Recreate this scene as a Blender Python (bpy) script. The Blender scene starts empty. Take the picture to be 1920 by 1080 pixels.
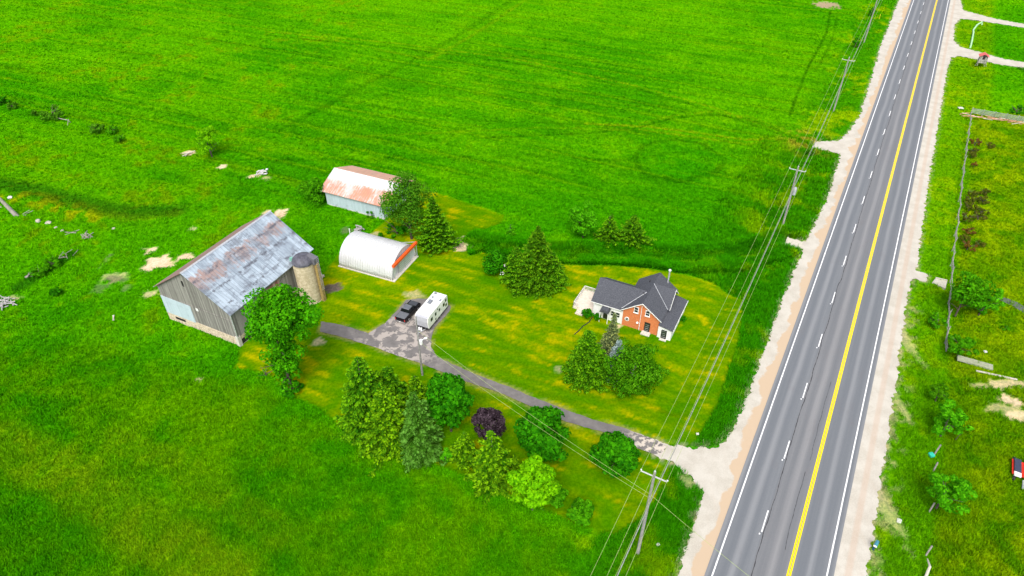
import bpy, bmesh, math, random
import numpy as np
from mathutils import Vector, Matrix
random.seed(7); RNG=np.random.default_rng(11)
sc=bpy.context.scene; col=sc.collection
# ---------------------------------------------------------------- camera, world, sun, exposure
FPX=1280.0; PITCH=math.atan(1008/1280); HC=80.0
cam_d=bpy.data.cameras.new("camera"); cam=bpy.data.objects.new("camera",cam_d); col.objects.link(cam)
cam.location=(0,0,HC); cam.rotation_euler=(math.pi/2-PITCH,0,0)
cam_d.sensor_width=36; cam_d.lens=24.0; cam_d.clip_end=9000; cam_d.clip_start=.5
sc.camera=cam
SUN_EL=math.radians(54); SUN_AZ=math.radians(188)     # azimuth from +Y, clockwise
w=bpy.data.worlds.new("World"); sc.world=w; w.use_nodes=True
nt=w.node_tree; bg=nt.nodes['Background']; sky=nt.nodes.new('ShaderNodeTexSky')
sky.sky_type='NISHITA'; sky.sun_disc=False; sky.sun_elevation=SUN_EL; sky.sun_rotation=SUN_AZ
sky.air_density=.7; sky.dust_density=4.0; sky.ozone_density=.6; sky.altitude=200
hs_=nt.nodes.new('ShaderNodeHueSaturation'); hs_.inputs['Saturation'].default_value=.45; nt.links.new(sky.outputs[0],hs_.inputs['Color']); nt.links.new(hs_.outputs[0],bg.inputs[0]); bg.inputs[1].default_value=0.13
sl=bpy.data.lights.new("sun",'SUN'); sl.energy=1.3; sl.angle=math.radians(30); sl.color=(1,.95,.86)
so=bpy.data.objects.new("sun",sl); col.objects.link(so)
sd=Vector((math.sin(SUN_AZ)*math.cos(SUN_EL),math.cos(SUN_AZ)*math.cos(SUN_EL),math.sin(SUN_EL)))
so.rotation_euler=sd.to_track_quat('Z','Y').to_euler(); so.location=sd*300
sc.view_settings.view_transform='Standard'; sc.view_settings.look='None'
sc.view_settings.exposure=1.0; sc.view_settings.gamma=1
# ---------------------------------------------------------------- survey helpers (photo pixel -> metres)
CP,SP=math.cos(PITCH),math.sin(PITCH)
def at(px,py,z=0.0):
    dx=(px-960)/FPX; dy=(540-py)/FPX
    d=(dx,CP+dy*SP,-SP+dy*CP); t=(HC-z)/-d[2]
    return (d[0]*t,d[1]*t)
def proj(X,Y,Z):
    v2=Z-HC; zc=Y*CP-v2*SP; yc=Y*SP+v2*CP
    return 960+FPX*X/zc,540-FPX*yc/zc
def height(bx,by,ty):
    X,Y=at(bx,by); lo,hi=-3.,60.
    for _ in range(40):
        m=(lo+hi)/2
        if proj(X,Y,m)[1]>ty: lo=m
        else: hi=m
    return m
def mpp(px,py):
    X,Y=at(px,py); return (Y*CP+HC*SP)/FPX     # metres per photo pixel there
# ---------------------------------------------------------------- node helper
class S:
    def __init__(s,name,rough=.85,metal=0.,spec=.3):
        s.m=bpy.data.materials.new(name); s.m.use_nodes=True; s.t=s.m.node_tree; s.b=s.t.nodes['Principled BSDF']
        s.b.inputs['Roughness'].default_value=rough; s.b.inputs['Metallic'].default_value=metal; s.b.inputs['Specular IOR Level'].default_value=spec
    def n(s,t): return s.t.nodes.new(t)
    def put(s,sock,v):
        if v is None: return
        if isinstance(v,bpy.types.NodeSocket): s.t.links.new(v,sock)
        else:
            if isinstance(v,(tuple,list)) and sock.type=='RGBA' and len(v)==3: v=(*v,1)
            sock.default_value=v
    def obj(s): return s.n('ShaderNodeTexCoord').outputs['Object']
    def sep(s,v):
        k=s.n('ShaderNodeSeparateXYZ'); s.put(k.inputs[0],v); return k.outputs
    def comb(s,x,y,z):
        k=s.n('ShaderNodeCombineXYZ'); s.put(k.inputs[0],x); s.put(k.inputs[1],y); s.put(k.inputs[2],z); return k.outputs[0]
    def map(s,v,sc_=(1,1,1),rot=(0,0,0),loc=(0,0,0)):
        k=s.n('ShaderNodeMapping'); s.put(k.inputs[0],v); k.inputs['Scale'].default_value=sc_; k.inputs['Rotation'].default_value=rot; k.inputs['Location'].default_value=loc; return k.outputs[0]
    def noise(s,v,scale,det=3,r=.55,dist=0):
        k=s.n('ShaderNodeTexNoise'); s.put(k.inputs['Vector'],v); k.inputs['Scale'].default_value=scale; k.inputs['Detail'].default_value=det; k.inputs['Roughness'].default_value=r; k.inputs['Distortion'].default_value=dist; return k.outputs[0]
    def vor(s,v,scale,out='Distance'):
        k=s.n('ShaderNodeTexVoronoi'); s.put(k.inputs['Vector'],v); k.inputs['Scale'].default_value=scale; return k.outputs[out]
    def white(s,v):
        k=s.n('ShaderNodeTexWhiteNoise'); s.put(k.inputs['Vector'],v); return k.outputs['Value']
    def ma(s,op,a,b=0.,c=None):
        k=s.n('ShaderNodeMath'); k.operation=op; s.put(k.inputs[0],a); s.put(k.inputs[1],b)
        if c is not None: s.put(k.inputs[2],c)
        return k.outputs[0]
    def ss(s,v,a,b,lo=0.,hi=1.):
        k=s.n('ShaderNodeMapRange'); k.interpolation_type='SMOOTHSTEP'; s.put(k.inputs[0],v); k.inputs[1].default_value=a; k.inputs[2].default_value=b; k.inputs[3].default_value=lo; k.inputs[4].default_value=hi; return k.outputs[0]
    def mix(s,f,a,b,mode='MIX'):
        k=s.n('ShaderNodeMix'); k.data_type='RGBA'; k.blend_type=mode; s.put(k.inputs[0],f); s.put(k.inputs[6],a); s.put(k.inputs[7],b); return k.outputs[2]
    def attr(s,name,out='Fac'):
        k=s.n('ShaderNodeAttribute'); k.attribute_name=name; return k.outputs[out]
    def island(s): return s.n('ShaderNodeNewGeometry').outputs['Random Per Island']
    def bump(s,h,st=.5,d=.1):
        k=s.n('ShaderNodeBump'); s.put(k.inputs['Height'],h); k.inputs['Strength'].default_value=st; k.inputs['Distance'].default_value=d; s.t.links.new(k.outputs[0],s.b.inputs['Normal'])
    def color(s,c): s.put(s.b.inputs['Base Color'],c); return s.m
def plain(name,c,rough=.6,metal=0.,spec=.4,var=.15,scale=3.):
    k=S(name,rough,metal,spec); n=k.noise(k.obj(),scale,4)
    return k.color(k.mix(k.ss(n,.3,.7),tuple(x*(1-var) for x in c),tuple(min(1,x*(1+var)) for x in c)))
# ---------------------------------------------------------------- mesh helpers
class MB:
    def __init__(s): s.v=[]; s.f=[]
    def box(s,x0,x1,y0,y1,z0,z1):
        b=len(s.v); s.v+= [(x,y,z) for z in (z0,z1) for y in (y0,y1) for x in (x0,x1)]
        s.f+=[tuple(b+i for i in q) for q in ((0,2,3,1),(4,5,7,6),(0,1,5,4),(2,6,7,3),(0,4,6,2),(1,3,7,5))]; return s
    def hull8(s,p):   # 8 corners: bottom 4 ccw, top 4 ccw
        b=len(s.v); s.v+=[tuple(q) for q in p]
        s.f+=[tuple(b+i for i in q) for q in ((3,2,1,0),(4,5,6,7),(0,1,5,4),(1,2,6,5),(2,3,7,6),(3,0,4,7))]; return s
    def poly(s,pts):
        b=len(s.v); s.v+=[tuple(q) for q in pts]; s.f.append(tuple(range(b,b+len(pts)))); return s
    def prism(s,pts,off):     # polygon extruded by a vector
        b=len(s.v); n=len(pts); o=Vector(off)
        s.v+=[tuple(q) for q in pts]+[tuple(Vector(q)+o) for q in pts]
        s.f.append(tuple(range(b,b+n))); s.f.append(tuple(range(b+2*n-1,b+n-1,-1)))
        for i in range(n): j=(i+1)%n; s.f.append((b+j,b+i,b+n+i,b+n+j))
        return s
    def slab(s,pts,t):        # roof sheet: quad thickened downwards
        return s.prism(pts,(0,0,-t))
    def tube(s,pts,r,n=8,cap=True):
        pts=[Vector(q) for q in pts]; rs=r if isinstance(r,(list,tuple)) else [r]*len(pts); b=len(s.v)
        for i,q in enumerate(pts):
            d=(pts[min(i+1,len(pts)-1)]-pts[max(i-1,0)]).normalized()
            a=d.cross(Vector((0,0,1))); a=a.normalized() if a.length>1e-3 else Vector((1,0,0)); c=d.cross(a)
            for k in range(n):
                t=2*math.pi*k/n; s.v.append(tuple(q+(a*math.cos(t)+c*math.sin(t))*rs[i]))
        for i in range(len(pts)-1):
            for k in range(n):
                k2=(k+1)%n; s.f.append((b+i*n+k,b+i*n+k2,b+(i+1)*n+k2,b+(i+1)*n+k))
        if cap: s.f.append(tuple(b+k for k in range(n))[::-1]); s.f.append(tuple(b+(len(pts)-1)*n+k for k in range(n)))
        return s
    def lathe(s,prof,n=24,c=(0,0)):
        b=len(s.v)
        for r,z in prof:
            for k in range(n):
                t=2*math.pi*k/n; s.v.append((c[0]+r*math.cos(t),c[1]+r*math.sin(t),z))
        for i in range(len(prof)-1):
            for k in range(n):
                k2=(k+1)%n; s.f.append((b+i*n+k,b+i*n+k2,b+(i+1)*n+k2,b+(i+1)*n+k))
        s.f.append(tuple(b+k for k in range(n))[::-1]); s.f.append(tuple(b+(len(prof)-1)*n+k for k in range(n))); return s
    def build(s,name,mat,parent=None,bevel=0,smooth=False):
        me=bpy.data.meshes.new(name); me.from_pydata(s.v,[],s.f); me.materials.append(mat)
        bm=bmesh.new(); bm.from_mesh(me); bmesh.ops.recalc_face_normals(bm,faces=bm.faces)
        if bevel: bmesh.ops.bevel(bm,geom=bm.edges[:],offset=bevel,segments=2,affect='EDGES',profile=.7)
        bm.to_mesh(me); bm.free()
        if smooth: me.shade_smooth() if hasattr(me,'shade_smooth') else None
        o=bpy.data.objects.new(name,me); col.objects.link(o)
        if parent: o.parent=parent
        return o
def tag(o,label=None,cat=None,group=None,kind=None):
    if label:o['label']=label
    if cat:o['category']=cat
    if group:o['group']=group
    if kind:o['kind']=kind
    return o
def thing(name,label,cat,loc,rz=0,group=None):
    o=bpy.data.objects.new(name,None); col.objects.link(o); o.location=(loc[0],loc[1],loc[2] if len(loc)>2 else 0); o.rotation_euler=(0,0,rz); o.empty_display_size=.5
    return tag(o,label,cat,group)
def copy_tree(o,parent=None):
    c=o.copy(); col.objects.link(c); c.parent=parent
    for ch in list(o.children): copy_tree(ch,c)
    return c
# ---------------------------------------------------------------- numpy noise / distance
def hsh(i,j,s):
    n=(i*374761393+j*668265263+s*1442695041)&0xffffffff; n=((n^(n>>13))*1274126177)&0xffffffff
    return ((n^(n>>16))&0xffff)/65535.
def vnoise(x,y,s=0):
    xi=np.floor(x).astype(np.int64); yi=np.floor(y).astype(np.int64); u=x-xi; v=y-yi; u=u*u*(3-2*u); v=v*v*(3-2*v)
    return (hsh(xi,yi,s)*(1-u)+hsh(xi+1,yi,s)*u)*(1-v)+(hsh(xi,yi+1,s)*(1-u)+hsh(xi+1,yi+1,s)*u)*v
def fbm(x,y,s=0,o=4):
    a=0.;t=0.;k=1.
    for i in range(o): a=a+vnoise(x*2**i+i*17.3,y*2**i+i*9.1,s+i)*k; t+=k; k*=.5
    return a/t
def segdist(X,Y,pts,closed):
    d=np.full(X.shape,1e9); n=len(pts)
    for i in range(n if closed else n-1):
        ax,ay=pts[i];bx,by=pts[(i+1)%n]; ex,ey=bx-ax,by-ay; L=ex*ex+ey*ey+1e-9
        t=np.clip(((X-ax)*ex+(Y-ay)*ey)/L,0,1); d=np.minimum(d,(X-ax-t*ex)**2+(Y-ay-t*ey)**2)
    return np.sqrt(d)
def sdf(X,Y,pts):      # positive inside
    ins=np.zeros(X.shape,bool); n=len(pts)
    for i in range(n):
        ax,ay=pts[i];bx,by=pts[(i+1)%n]
        if ay==by: continue
        c=((ay>Y)!=(by>Y))&(X<(bx-ax)*(Y-ay)/(by-ay)+ax); ins^=c
    d=segdist(X,Y,pts,True); return np.where(ins,d,-d)
def sm(x,a,b): t=np.clip((x-a)/(b-a),0,1); return t*t*(3-2*t)
W=lambda L:[at(*q) for q in L]
# ---------------------------------------------------------------- layout outlines (photo pixels)
RA=math.radians(60.62)                                   # highway heading
RO=at(1335,1080); RDX,RDY=math.cos(RA),math.sin(RA)
def road(t,s): return (RO[0]+RDY*t+RDX*s, RO[1]-RDX*t+RDY*s)      # t across (m right of left edge line), s along
RW=12.33
gravel_w=[(1268,1080),(1290,1020),(1306,965),(1320,925),(1300,897),(1262,868),(1222,850),(1228,827),(1262,836),(1300,840),(1345,838),(1370,815),(1385,785),(1402,740),(1430,665),(1468,560),(1492,500),(1506,468),(1472,462),(1477,447),(1512,453),(1533,410),(1556,360),(1566,322),(1577,290),(1556,284),(1524,276),(1527,266),(1572,264),(1590,250),(1612,218),(1630,160),(1652,85),(1672,35),(1686,0)]
gravel_e=[(1624,1080),(1640,980),(1652,900),(1668,800),(1690,640),(1702,560),(1712,522),(1735,528),(1738,516),(1718,508),(1722,470),(1734,390),(1748,300),(1762,215),(1776,130),(1784,108),(1800,105),(1838,113),(1880,122),(1920,127),(1985,143),(1985,133),(1920,117),(1880,110),(1845,100),(1800,88),(1788,75),(1790,48),(1800,35),(1830,38),(1870,44),(1920,52),(1985,62),(1985,52),(1920,45),(1870,36),(1830,26),(1806,19),(1800,0)]
drive=[(602,603),(640,609),(690,625),(722,606),(745,582),(762,563),(785,560),(815,560),(845,574),(843,583),(830,598),(815,614),(809,632),(808,650),(818,668),(850,684),(900,705),(960,728),(1000,745),(1060,768),(1110,786),(1170,803),(1232,826),(1250,838),(1240,853),(1222,851),(1190,838),(1150,815),(1100,802),(1060,790),(1020,772),(980,755),(940,738),(900,724),(860,710),(820,694),(790,681),(760,672),(730,662),(700,650),(670,641),(640,632),(601,622)]
lawn=[(455,638),(520,612),(600,600),(598,520),(640,470),(690,440),(745,395),(775,348),(800,355),(870,378),(945,404),(942,418),(900,434),(868,446),(880,480),(905,470),(1060,496),(1150,498),(1220,503),(1290,515),(1340,532),(1396,562),(1385,640),(1345,760),(1300,836),(1262,836),(1240,850),(1262,870),(1240,920),(1215,965),(1150,1000),(1090,985),(960,930),(830,875),(640,800),(600,765),(555,745),(500,700),(442,690)]
s_field=[(-400,690),(200,640),(300,690),(440,700),(500,720),(560,760),(640,810),(830,890),(960,960),(1060,1000),(1150,1030),(1200,1300),(-600,1300)]
e_past=[(1822,205),(1815,300),(1800,420),(1785,520),(1780,600),(1770,700),(1765,800),(1740,1000),(1730,1300),(2400,1300),(2400,260)]
creek=[(868,455),(900,466),(1000,478),(1100,482),(1200,480),(1300,488),(1380,480),(1430,468),(1480,452)]
gw,ge,dr,lw,sf,ep=W(gravel_w),W(gravel_e),W(drive),W(lawn),W(s_field),W(e_past)
far=road(0,420)
gw_full=[road(-.0,-40),]  # placeholder for closing along road
def close_w(L): a=road(.3,600);b=road(.3,-60); e=(L[-1][0]+RDX*360,L[-1][1]+RDY*360); s0=(L[0][0]-RDX*40,L[0][1]-RDY*40); return [s0]+L+[e,a,b]
def close_e(L): a=road(RW-.3,600);b=road(RW-.3,-60); e=(L[-1][0]+RDX*360,L[-1][1]+RDY*360); s0=(L[0][0]-RDX*40,L[0][1]-RDY*40); return [s0]+L+[e,a,b]
gwp,gep=close_w(gw),close_e(ge)
def jag(pts,step,amp,seed,skip=0):
    out=[]; n=len(pts)
    for i in range(n):
        ax,ay=pts[i];bx,by=pts[(i+1)%n]; L=math.hypot(bx-ax,by-ay)
        if i>=n-skip or L>120: out.append((ax,ay)); continue
        m=max(1,int(L/step)); nx,ny=-(by-ay)/L,(bx-ax)/L
        for k in range(m):
            t=k/m; x=ax+(bx-ax)*t; y=ay+(by-ay)*t
            d=(float(fbm(np.array(x*1.4),np.array(y*1.4),seed,5))-.5)*2*amp
            out.append((x+nx*d,y+ny*d))
    return out
# ---------------------------------------------------------------- ground sheet
bare=[(296,492,26,13,1),(284,467,12,5,1),(276,475,5,3,1),(350,480,15,7,1),(320,497,8,4,1),(283,552,17,7,.6),(525,401,14,9,1),(300,480,0,0,0),
 (354,286,12,4,.9),(417,313,9,4,.9),(472,331,8,3,.9),(487,326,6,6,.8),(499,334,10,5,.5),(362,428,6,3,.5),(215,520,22,10,.4),(862,458,16,11,.9),
 (1885,720,40,8,.7),(1895,752,28,9,.9),(1905,780,22,10,.8),(1840,722,18,5,.5),(1880,765,30,8,.5),(1350,600,0,0,0),(690,595,0,0,0),(600,640,16,8,.5),(530,655,7,3,.8),(372,712,5,4,.5),
 (1500,275,0,0,0),(775,553,15,9,.4),(1047,692,7,7,.5),(1335,920,0,0,0),(25,560,12,6,.6),(1160,612,8,3,.8),(1700,640,12,40,.35),(1690,760,9,30,.35),(1660,950,14,60,.35),(1480,455,10,6,.4),(700,440,14,5,.4),(500,400,10,6,.8),(1290,905,18,14,.35)]
soil=[(1548,9,22,6,1),(622,540,19,8,1),(218,523,24,6,.6),(190,540,14,10,.5),(235,540,8,7,.5),(206,480,3,22,.5),(648,432,14,6,.6)]
tracks=[  # polyline, half width m, strength (+ yellow / - dark)
 ([(1530,268),(1440,238),(1350,205),(1200,163),(980,113),(740,80),(500,60)],.45,.5),([(1528,272),(1440,244),(1350,212),(1200,168),(980,120),(740,88),(500,66)],.45,-.5),
 ([(1525,268),(1480,262),(1400,262),(1300,247),(1200,236),(1100,232)],.5,.8),([(1525,273),(1480,268),(1400,270),(1300,256),(1200,243)],.5,.5),
 ([(1500,262),(1440,236),(1400,222),(1330,214),(1260,222),(1200,238),(1100,250),(900,258)],.4,-.45),([(1500,258),(1440,230),(1400,217),(1330,209),(1260,217),(1200,232)],.4,.35),
 ([(1557,20),(1550,60),(1535,90),(1518,120),(1505,150),(1490,190),(1480,215)],.4,-.7),([(1568,30),(1562,70),(1545,105),(1530,130)],.4,-.4),
 ([(960,0),(900,40),(860,65),(780,110),(700,150),(600,205),(520,245)],1.2,-.3),([(985,0),(925,40),(880,70),(800,113)],.9,.3),
 ([(0,95),(300,130),(600,185),(900,225),(1200,238)],.5,-.3),([(0,110),(300,148),(600,200),(900,237)],.5,.15),
 ([(0,30),(300,60),(600,105),(760,130),(1000,165),(1200,200)],.5,-.3),([(100,0),(400,40),(600,70),(800,110)],.5,.3),
 ([(0,180),(130,205),(260,265),(400,300),(560,345)],1.2,.14),([(400,300),(700,300),(1000,292),(1160,300),(1330,280)],.5,-.25),
 ([(600,260),(800,250),(1000,240),(1180,243)],.6,.22),([(130,380),(240,410),(330,400)],1.5,.4),
 ([(1330,280),(1360,300),(1340,325),(1280,340),(1210,330),(1190,300),(1210,270),(1270,262),(1320,270),(1330,280)],.8,-.35),
 ([(560,620),(650,700)],.4,.2),([(150,470),(60,520)],.8,-.4),([(0,830),(150,900),(300,1010),(420,1080)],3.5,.5),([(200,820),(330,870),(520,1000)],2.0,.25)]
tracks=[(W(a),b,c) for a,b,c in tracks]
crk=W(creek); verge=W([(1290,1080),(1265,960)])
def fields(X,Y):
    F={}
    F['lawn']=sdf(X,Y,lw); F['gw']=sdf(X,Y,gwp); F['ge']=sdf(X,Y,gep); F['dr']=sdf(X,Y,dr)
    F['s']=sdf(X,Y,sf); F['e']=sdf(X,Y,ep); F['crk']=segdist(X,Y,crk,False)
    F['t']=(X-RO[0])*RDY-(Y-RO[1])*RDX; F['a']=(X-RO[0])*RDX+(Y-RO[1])*RDY
    return F
def blobs(X,Y,L,seed):
    m=np.zeros(X.shape); n=(fbm(X*.9,Y*.9,seed,4)-.5)
    for (px,py,rx,ry,st) in L:
        if not rx: continue
        cx,cy=at(px,py); k=mpp(px,py); k2=k/max(.2,(math.sin(PITCH+math.atan((py-540)/FPX))))
        r=np.sqrt(((X-cx)/(rx*k))**2+((Y-cy)/(ry*k2))**2); m=np.maximum(m,st*sm(1.0+n*1.6-r,-.12,.2))
    return m
def tint(X,Y,F):
    def C(*c): return np.array(c)[None,:]
    def mx(a,b,m): return a*(1-m[:,None])+b*m[:,None]
    n1=fbm(X/38,Y/38,1,4); n2=fbm(X/9,Y/9,5,4); n3=fbm(X/2.2,Y/2.2,9,3)
    c=mx(C(.024,.190,.002)+0*X[:,None],C(.052,.250,.002),sm(n1*.6+n2*.4,.30,.70))
    c=mx(c,C(.085,.275,.002),.5*sm(n2*.5+n3*.5,.54,.78))
    # streaks of the hay rows across the north field
    u=(X*math.cos(-.42)+Y*math.sin(-.42)); v=(-X*math.sin(-.42)+Y*math.cos(-.42))
    st=fbm(u/30,v/1.6,21,3); nf=sm(Y,118,150)*(F['t']<0)
    c=mx(c,c*C(.8,.80,1),nf*.55*sm(st,.5,.68)); c=mx(c,C(.08,.28,.002),nf*.35*sm(1-st,.5,.7))
    vw=v+3*np.sin(u/60)+1.2*fbm(u/25,v/40,23,2); pres=sm(fbm(u/55,np.floor(vw/6.5)*7.7,27,3),.45,.6)
    ph=vw/6.5-np.floor(vw/6.5); ln=np.exp(-((ph-.4)/.07)**2)+np.exp(-((ph-.65)/.07)**2); c=mx(c,c*C(.62,.66,1),nf*pres*.55*ln); ln=np.exp(-((ph-.52)/.05)**2); c=mx(c,C(.12,.30,.002),nf*pres*.4*ln)
    rx_,ry_=at(1268,290); rr_=np.hypot((X-rx_)/11.5,(Y-ry_)/13.5); c=mx(c,C(.014,.19,.002),.4*(1-sm(rr_+.4*(n2-.5),.75,1.05)))
    # south field: yellower
    s=sm(F['s'],-1.5,2)
    cs=mx(C(.026,.175,.001)+0*X[:,None],C(.070,.220,.001),sm(n1*.35+n2*.4+n3*.25,.38,.64))
    c=mx(c,cs,s)
    # west pasture, patchy
    wst=sm(-X,45,70)*(1-s); c=mx(c,C(.06,.24,.002),wst*.5*sm(n2,.5,.7)); c=mx(c,C(.095,.16,.006),wst*.45*sm(n3*.5+n2*.5,.58,.72))
    # east pasture, olive
    e=sm(F['e'],-.5,1.5)
    ce=mx(C(.070,.190,.002)+0*X[:,None],C(.14,.245,.004),sm(n2*.6+n3*.4,.35,.68)); ce=mx(ce,C(.035,.16,.002),sm(fbm(X/3,Y/3,31,3),.58,.72)*.7)
    c=mx(c,ce,e)
    # roadside verge
    v2=sm(F['t'],-22,-12)*(1-sm(F['t'],RW+14,RW+18))*(1-e)
    cv=mx(C(.020,.160,.003)+0*X[:,None]+(F['t']>0)[:,None]*C(.05,.06,0),C(.13,.26,.004),sm(n2*.5+n3*.5,.48,.68)); c=mx(c,cv,v2*.75)
    nn_=sm(Y,105,150)[:,None]*(1-e)[:,None]; c=c*(C(1.42,1.42,.25)+nn_*C(.22,.04,0))
    # lawn (mown, with dry streaks); stripes parallel to the house front
    l=sm(F['lawn'],-.25,.35)
    u=(X*math.cos(-.42)+Y*math.sin(-.42)); v=(-X*math.sin(-.42)+Y*math.cos(-.42))
    dry=fbm(u/4.+n2*1.6,v/.75,41,5); dry2=fbm(X/11,Y/11,47,3)
    south=sm(-F['dr'],.5,2)*sm(50.-Y+.45*(8-X),-1,3); cl=mx(C(.056,.178,.0)+0*X[:,None],C(.135,.240,.0),sm(dry*.6+dry2*.4,.36,.64)); stp=np.sin(2*math.pi*(v+1.2*n2)/2.3); cl=cl*(1+.07*stp*(.4+n1))[:,None]; cl=mx(cl,C(.36,.33,.001),.75*sm(dry*.55+dry2*.25+n3*.2,.54,.68)); cl=mx(cl,np.minimum(cl,C(.16,1,1))*C(.78,.74,.8),south*.85)
    cl=mx(cl,C(.04,.175,.0),.7*sm(fbm(X/4,Y/4,53,3),.60,.72))
    hedge=sm(-(F['dr']),2,2.5)*sm(100-Y,8,20)*sm(30-X,0,8)   # strip south-west of the driveway is plainer
    c=mx(c,cl,l)
    # lush ditches
    d=1-sm(F['crk'],2.0,5.5); c=mx(c,C(.020,.200,.001),d*.35*(1-l)); c=mx(c,C(.13,.40,.002),(1-sm(np.abs(F['crk']-1.2),0,.9))*.5*sm(n3,.45,.6)*(1-l))
    for pts,hw,stg in tracks:
        dd=segdist(X,Y,pts,False); m=(1-sm(dd,hw*.6,hw*1.5))*min(1.,abs(stg)*1.35)*(.7+.6*sm(n3,.35,.65))
        m=np.clip(m,0,1)*(1-l)
        c=mx(c,C(.15,.32,.002),m) if stg>0 else mx(c,c*C(.42,.52,1),m)
    # trampled field entrance
    ex,ey=at(1515,266); m=1-sm(np.hypot(X-ex,(Y-ey)/1.3),2,9); c=mx(c,C(.30,.32,.02),m*sm(n3,.44,.62))
    # dark clover mounds and yellow weeds to the west
    wy=segdist(X,Y,W([(10,362),(60,372),(110,385),(140,395),(165,412)]),False); m=(1-sm(wy,1.5,4))*sm(n3,.40,.58); c=mx(c,C(.25,.36,.002),m)
    wy=segdist(X,Y,W([(0,345),(60,355),(120,372),(170,385),(250,400),(330,395)]),False); c=mx(c,C(.008,.105,.003),(1-sm(wy,1,4))*.6)
    wy=segdist(X,Y,W([(130,480),(60,525),(35,540)]),False); c=mx(c,C(.010,.11,.003),(1-sm(wy,.7,2))*.7)
    # dug soil and bare patches
    br=blobs(X,Y,bare,61); c=mx(c,mx(C(.52,.40,.24)+0*X[:,None],C(.72,.58,.40),n3),br)
    so_=blobs(X,Y,soil,67); c=mx(c,mx(C(.12,.095,.085)+0*X[:,None],C(.34,.26,.17),sm(Y,200,210)),so_*.95)
    # gravel thrown on to the verge
    g=np.maximum(F['gw'],F['ge']); m=sm(g,-1.0,.1)*sm(fbm(X*2.5,Y*2.5,71,3),.48,.60); c=mx(c,C(.42,.38,.27),m*.7)
    m=sm(F['ge'],-3.2,-1.2)*sm(fbm(X*.9,Y*.9,73,4),.53,.62)*(F['a']<70); c=mx(c,C(.36,.36,.18),m*.55)
    m=sm(F['dr'],-.7,-.1); c=mx(c,C(.30,.27,.09),m*.6*sm(n3,.3,.55))
    return np.clip(c,0,1),np.maximum(br,so_)
def relief(X,Y,F,gr=1.):
    g=np.maximum(np.maximum(F['gw'],F['ge']),F['dr']); out=sm(-g,1.0,6.); l=sm(F['lawn'],-.5,1.)
    z=out*((fbm(X/14,Y/14,81,4)-.5)*.5*(1-.8*l)+(fbm(X/1.6,Y/1.6,85,3)-.5)*.35*(1-l)*gr)
    z-=.5*(1-sm(F['crk']+1.2*(fbm(X/3,Y/3,87,2)-.5),.3,3.2))*out
    t=F['t']; z-=.5*np.exp(-((t+13.5)/2.2)**2)*out*sm(F['a'],-80,-20)*(np.abs(F['lawn'])>0)*(F['dr']<-6)
    z-=.7*np.exp(-((t-RW-11.5)/2.4)**2)*out
    for pts,hw,stg in tracks[:14]: z-=.16*(1-sm(segdist(X,Y,pts,False),hw*.4,hw*1.5))*(1-l)*out
    z=np.where(g>-.9,z*0-.02,z); z=np.where(g>.35,-.25,z); z=np.where((t>-.8)&(t<RW+.8),-.25,z)
    return z
xs=np.concatenate([[-4000,-1500,-700,-420,-320],np.arange(-260,-150,1.5),np.arange(-150,190,.55),np.arange(190,300,1.5),[320,420,700,1500,4000]])
ys=np.concatenate([[-1500,-500,-120,-20,10],np.arange(26,260,.55),np.arange(260,312,1.),[320,345,400,500,800,1500,3000,6000]])
GX,GY=np.meshgrid(xs,ys); gx,gy=GX.ravel(),GY.ravel(); FF=fields(gx,gy); GC,GB=tint(gx,gy,FF); GZ=relief(gx,gy,FF)
def fastmesh(name,V,Fc,mat,cols=None,attrs=None,smooth=False):
    me=bpy.data.meshes.new(name); nv=len(V); nf,k=Fc.shape
    me.vertices.add(nv); me.vertices.foreach_set('co',np.ascontiguousarray(V,dtype=np.float32).ravel())
    me.loops.add(nf*k); me.loops.foreach_set('vertex_index',np.ascontiguousarray(Fc,dtype=np.int32).ravel())
    me.polygons.add(nf); me.polygons.foreach_set('loop_start',np.arange(0,nf*k,k,dtype=np.int32)); 
    me.update(calc_edges=True)
    if cols is not None:
        a=me.attributes.new('tint','FLOAT_COLOR','POINT'); a.data.foreach_set('color',np.concatenate([cols,np.ones((nv,1))],1).astype(np.float32).ravel())
    for kx,v in (attrs or {}).items():
        a=me.attributes.new(kx,'FLOAT','POINT'); a.data.foreach_set('value',v.astype(np.float32).ravel())
    me.polygons.foreach_set('use_smooth',np.full(nf,smooth)); me.materials.append(mat); me.update()
    o=bpy.data.objects.new(name,me); col.objects.link(o); return o
k=S('grass_ground',.95,0,.0); P=k.obj()
t_=k.attr('tint','Color'); lawn_a=k.attr('lawnm'); bare_a=k.attr('barem')
nA=k.noise(P,1.1,5,.62); nB=k.noise(P,4.5,3,.7)
c=k.mix(k.ss(nA,.32,.68,.0,.8),k.mix(1,t_,(.62,.70,.6),'MULTIPLY'),k.mix(1,t_,(1.7,1.32,1.3),'MULTIPLY'))
c=k.mix(k.ss(nB,.3,.7,0,.75),k.mix(1,c,(.68,.74,.65),'MULTIPLY'),k.mix(1,c,(1.30,1.18,1.2),'MULTIPLY'))
c2=k.mix(k.ss(k.noise(P,2.2,4,.7),.35,.65),k.mix(1,t_,(.78,.84,.8),'MULTIPLY'),k.mix(1,t_,(1.25,1.12,1.2),'MULTIPLY'))
c=k.mix(k.ma('MAXIMUM',lawn_a,bare_a),c,c2)
hgt=k.ma('ADD',k.ma('MULTIPLY',nA,.6),k.ma('MULTIPLY',nB,.4)); hgt=k.ma('MULTIPLY',hgt,k.ma('SUBTRACT',1.,k.ma('MULTIPLY',k.ma('MAXIMUM',lawn_a,bare_a),.85)))
k.bump(hgt,1.,.5); GM=k.color(c)
nx,ny=len(xs),len(ys); I=np.arange(nx*ny).reshape(ny,nx)
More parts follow.
